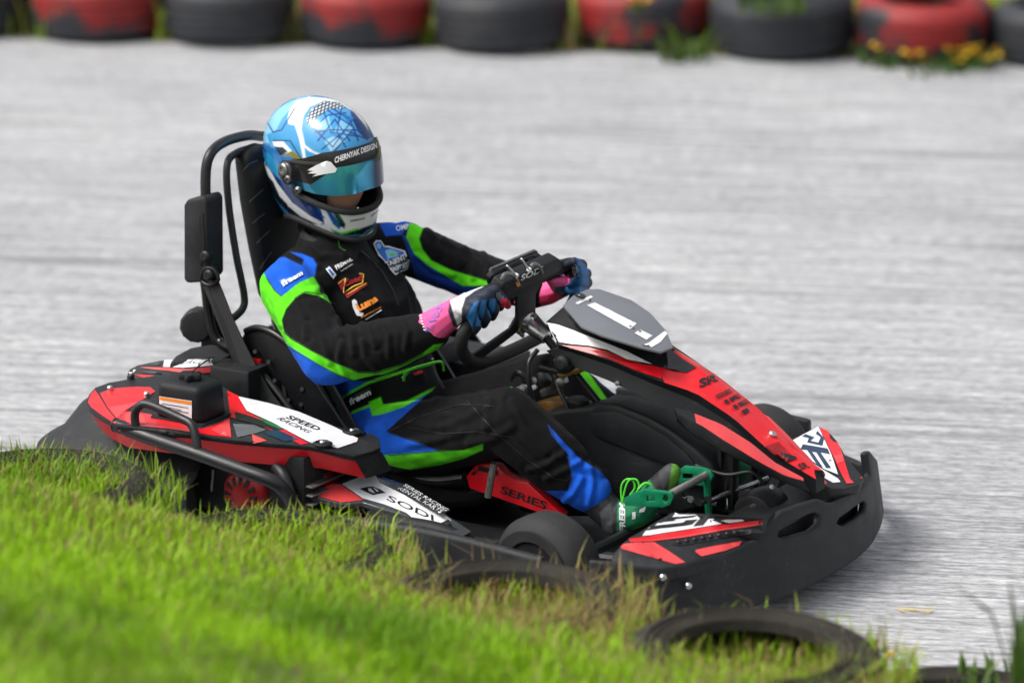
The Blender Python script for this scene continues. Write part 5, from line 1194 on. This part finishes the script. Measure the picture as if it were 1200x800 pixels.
# ---- head and neck (skin), inside the helmet
hc=HC+hf*.036-hu*.022
def hq(x,y,z): return hc+hf*x+hl*y+hu*z
b=MB(); rows=[]; n=40
for j in range(33):
    el=-math.pi/2+math.pi*j/32; r=[]
    for i in range(n):
        az=-math.pi+2*math.pi*i/n; x=.098*math.cos(el)*math.cos(az); y=.078*math.cos(el)*math.sin(az); z=.125*math.sin(el)
        if z<0: y*=1-.25*(z/.125)**2
        if x>0:
            x+=.034*math.exp(-(y/.015)**2)*math.exp(-((z+.012)/.022)**2)+.010*math.exp(-(y/.012)**2)*math.exp(-((z-.018)/.02)**2)   # nose
            x-=.012*(math.exp(-((abs(y)-.033)/.016)**2))*math.exp(-((z-.022)/.014)**2)                                                  # eye sockets
            x+=.006*math.exp(-(y/.024)**2)*math.exp(-((z+.052)/.008)**2); x-=.004*math.exp(-(y/.022)**2)*math.exp(-((z+.046)/.003)**2)   # lips
            x+=.006*math.exp(-((abs(y)-.04)/.02)**2)*math.exp(-((z+.01)/.02)**2)                                                         # cheeks
        r.append(hq(x,y,z))
    rows.append(r)
b.grid(rows,M['skin'],True,True)
b.tube([hq(-.03,0,-.10),hq(-.05,0,-.14)],.042,M['skin'],16,smooth=0)
body=b.build('body',None,angle=80); attach(body,man)
b=MB()
for s_ in (-1,1):
    for (r,off,m) in ((.0125,0,M['white']),(.0065,.0075,mat('iris',(.05,.03,.015),.2))):
        b.lathe([(r*math.sin(t),-r*math.cos(t)) for t in np.linspace(0,math.pi,9)],hq(.079+off,s_*.033,.022),hf,m,14)
for o in b.build('eye',None,each=True): attach(o,body)
b=MB()
for s_ in (-1,1): b.tube([hq(.089,s_*.018,.041),hq(.088,s_*.034,.045),hq(.076,s_*.05,.040)],.0035,mat('eyebrow_hair',(.03,.02,.012),.8),6)
for o in b.build('eyebrow',None,each=True): attach(o,body)
bal=mat('balaclava_cloth',(.012,.012,.013),.9); b=MB(); b.grid([[p+ (p-hc)/np.linalg.norm(p-hc)*.004 for p in [hq(.098*math.cos(e)*math.cos(a)*1.02,.078*math.cos(e)*math.sin(a)*1.02,.125*math.sin(e)*1.02) for a in np.linspace(math.radians(52),math.radians(308),40)]] for e in np.linspace(-1.4,1.4,24)],bal); b.tube([hq(-.03,0,-.09),hq(-.06,0,-.17)],.056,bal,18,smooth=0); attach(b.build('balaclava',None),body)
# ---- gloves
GB=(.012,.018,.035); GBL=(.02,.16,.42); GP=(.95,.11,.33); GW=(.75,.77,.80); GR_=(.75,.03,.07)
def glove(name,caps_,ops,base=GB):
    o=capsules([[((J(*a[:3]) if len(a)>4 else G_(*a[:3])),a[3]) for a in c] for c in caps_],name,.0026,4)
    setcol(o,paint(o,base,ops)); o.data.materials.clear(); o.data.materials.append(gm_); attach(o,man); return o
gm_=mat('glove_fabric',rough=.6,attr='Col',bump=.3,bscale=500,var=.12,vscale=60,spec=.4)
mcp=[(580,341,.010),(571,347,.012),(561,355,.012),(551,364,.010)]; pip=[(589,351,.033),(580,362,.034),(570,373,.034),(559,383,.032)]; tip=[(586,360,.010),(577,371,.008),(567,380,.008),(556,388,.010)]
cp=[[(497,391,-.238,.047,'y'),(526,370,-.240,.036,'y')],[(526,370,-.240,.035,'y'),(546,357,-.022,.030)]]
for m_,p_,t_,r in zip(mcp,pip,tip,(.0125,.013,.0125,.0115)):
    cp.append([(543,360,-.020,.022),(*m_,.0165)]); cp.append([(*m_,.0150),(*p_,r)]); cp.append([(*p_,r),(*t_,r*.85)])
cp.append([(553,349,-.02,.018),(574,339,-.026,.014)]); cp.append([(574,339,-.026,.014),(590,349,-.014,.0115)]); cp.append([(590,349,-.014,.0115),(595,358,-.004,.0095)])
og=[([(480,360),(520,345),(536,343),(537,380),(545,384),(530,400),(500,415),(480,400)],GP),
    ([(507,403),(520,396),(540,380),(548,384),(530,402),(508,412)],(.45,.02,.03)),
    ([(530,366),(527,352),(541,345),(548,340),(560,332),(566,336),(556,341),(545,349),(541,362),(541,380),(536,381)],GW),
    ([(527,352),(531,366),(536,382),(539,384),(531,382),(525,365)],GB),
    ([(546,372),(556,354),(561,352),(557,372),(552,386),(544,380)],GBL),([(559,370),(565,352),(571,350),(567,368),(563,382),(557,382)],GBL),([(571,366),(574,350),(581,350),(580,362),(575,372)],GBL),([(583,350),(590,346),(592,356),(586,360)],GBL),
    ([(586,349),(597,350),(600,364),(588,360)],GR_)]
g1=glove('glove',cp,og); T=bvh(g1)
text(g1,'MINUS',[(503,394),(519,361),(512,357),(497,388)],M['sblue'],.0014,.0,T=T)
for k in range(14):
    t=k/13; x=492+ (507-492)*t**1.5; y=366+(408-366)*t; decal(g1,[(x,y),(x+2.4,y+.3),(x+2.2,y+1.5),(x-.2,y+1.2)],M['white'],.0012,3,T)
decal(g1,[(581,343),(586,342),(588,349),(584,351),(581,348)],M['grey'],.0012,4,T)
mcp=[(681,311,.006),(686,321,.008),(687,331,.008),(684,341,.006)]; pip=[(673,307,.033),(677,318,.034),(678,329,.034),(675,340,.032)]; tip=[(664,311,.014),(666,321,.012),(667,332,.012),(665,341,.014)]
cp=[[(617,345,.245,.040,'y'),(643,342,.250,.033,'y')],[(643,342,.250,.032,'y'),(668,330,-.026,.030)]]
for m_,p_,t_,r in zip(mcp,pip,tip,(.0125,.013,.0125,.0115)):
    cp.append([(670,329,-.020,.022),(*m_,.0165)]); cp.append([(*m_,.0150),(*p_,r)]); cp.append([(*p_,r),(*t_,r*.85)])
cp.append([(655,338,-.016,.018),(646,327,.004,.0135)]); cp.append([(646,327,.004,.0135),(661,329,.020,.0115)])
og=[([(600,320),(645,315),(640,330),(667,322),(667,334),(650,336),(650,362),(600,375)],GP),([(625,350),(650,343),(665,350),(650,364),(625,368)],(.5,.02,.06)),
    ([(651,303),(660,297),(668,299),(664,304),(655,309)],GW),([(676,300),(690,315),(690,345),(672,350),(660,340),(672,325)],GBL),([(668,300),(676,300),(676,312),(670,322)],GB)]
g2=glove('glove',cp,og); T=bvh(g2); text(g2,'OMP',[(674,327),(680,322),(675,309),(670,313)],M['white'],.0014,.05,T=T)
# ---- shoes
SG=(.01,.20,.085); SK=(.018,.019,.021); SY=(.10,.28,.03)
def shoe(cps,ops,base):
    o=capsules([[(J(*a[:3]),a[3]) for a in c] for c in cps],'shoe',.0035,5); setcol(o,paint(o,base,ops)); o.data.materials.clear(); o.data.materials.append(gm_); attach(o,man); return o
sh=shoe([[(698,585,-.165,.043),(715,602,-.165,.040)],[(715,602,-.165,.038),(722,613,-.165,.034)],[(722,611,-.165,.036),(748,598,-.160,.040)],[(748,598,-.16,.038),(770,575,-.150,.034)],[(770,575,-.15,.034),(787,554,-.145,.024)]],
 [([(725,560),(760,560),(775,585),(765,620),(735,645),(722,640)],SG),([(770,545),(785,535),(800,545),(797,575),(784,585),(775,570)],(.045,.047,.05)),([(788,540),(800,540),(800,575),(780,592),(776,590),(784,570)],SY),
  ([(680,560),(712,560),(716,600),(714,640),(690,620)],(.010,.010,.011)),([(703,600),(716,588),(718,630),(706,622)],(.05,.055,.06)),([(722,625),(760,612),(764,620),(730,640)],SY)],SK)
T=bvh(sh); text(sh,'FREEM',[(733,622),(733,590),(726,589),(726,621)],M['white'],.0014,.04,T=T); decal(sh,[(750,596),(757,593),(755,599),(749,600)],M['white'],.0014,4,T); decal(sh,[(741,600),(745,599),(745,607),(741,608)],M['white'],.0014,4,T)
shoe([[(800,545,.12,.042),(820,575,.12,.038)],[(820,575,.12,.038),(846,568,.115,.036)],[(846,568,.115,.034),(868,548,.11,.026)]],[([(850,520),(880,520),(880,600),(840,600)],SG)],SK)
# ================= light, camera
w=bpy.data.worlds.new('World'); scene.world=w; w.use_nodes=True; nt=w.node_tree; bg=nt.nodes['Background']
sky=nt.nodes.new('ShaderNodeTexSky'); sky.sky_type='NISHITA'; sky.sun_disc=False
SUN_EL=math.radians(54); sd_az=np.array([-.35,-.6])    # where the sun stands, seen from the kart
sunv=RR[:2]*(-.55)+_d[:2]*(-.14); sunv=np.array([sunv[0],sunv[1]]); sunv/=np.linalg.norm(sunv)
sky.sun_elevation=SUN_EL; sky.sun_rotation=math.atan2(sunv[0],sunv[1]); sky.air_density=1.2; sky.dust_density=6; sky.ozone_density=1
hsv=nt.nodes.new('ShaderNodeHueSaturation'); hsv.inputs['Saturation'].default_value=.30
nt.links.new(sky.outputs[0],hsv.inputs['Color']); nt.links.new(hsv.outputs[0],bg.inputs[0]); bg.inputs[1].default_value=.118
L_=bpy.data.lights.new('sun','SUN'); L_.energy=1.3; L_.angle=math.radians(20); L_.color=(1,.97,.93); so=bpy.data.objects.new('sun',L_); COL.objects.link(so)
dv=Vector((sunv[0]*math.cos(SUN_EL),sunv[1]*math.cos(SUN_EL),math.sin(SUN_EL))); so.rotation_euler=dv.to_track_quat('Z','Y').to_euler(); so.location=(0,0,8)
cam=bpy.data.cameras.new('camera'); co_=bpy.data.objects.new('camera',cam); COL.objects.link(co_); scene.camera=co_
mw=Matrix((( *[RR[0],UU[0],-VV[0]],CC[0]),(RR[1],UU[1],-VV[1],CC[1]),(RR[2],UU[2],-VV[2],CC[2]),(0,0,0,1))); co_.matrix_world=mw
cam.sensor_width=36; cam.lens=F/1200*36; cam.clip_start=.1; cam.clip_end=2000
cam.dof.use_dof=True; cam.dof.focus_distance=8.82; cam.dof.aperture_fstop=1.8; cam.dof.aperture_blades=9
vsn=scene.view_settings; scene.display_settings.display_device='sRGB'; vsn.view_transform='Standard'; vsn.look='None'; vsn.gamma=1; vsn.use_curve_mapping=False; vsn.exposure=.62
scene.cycles.max_bounces=8; scene.cycles.use_denoising=True
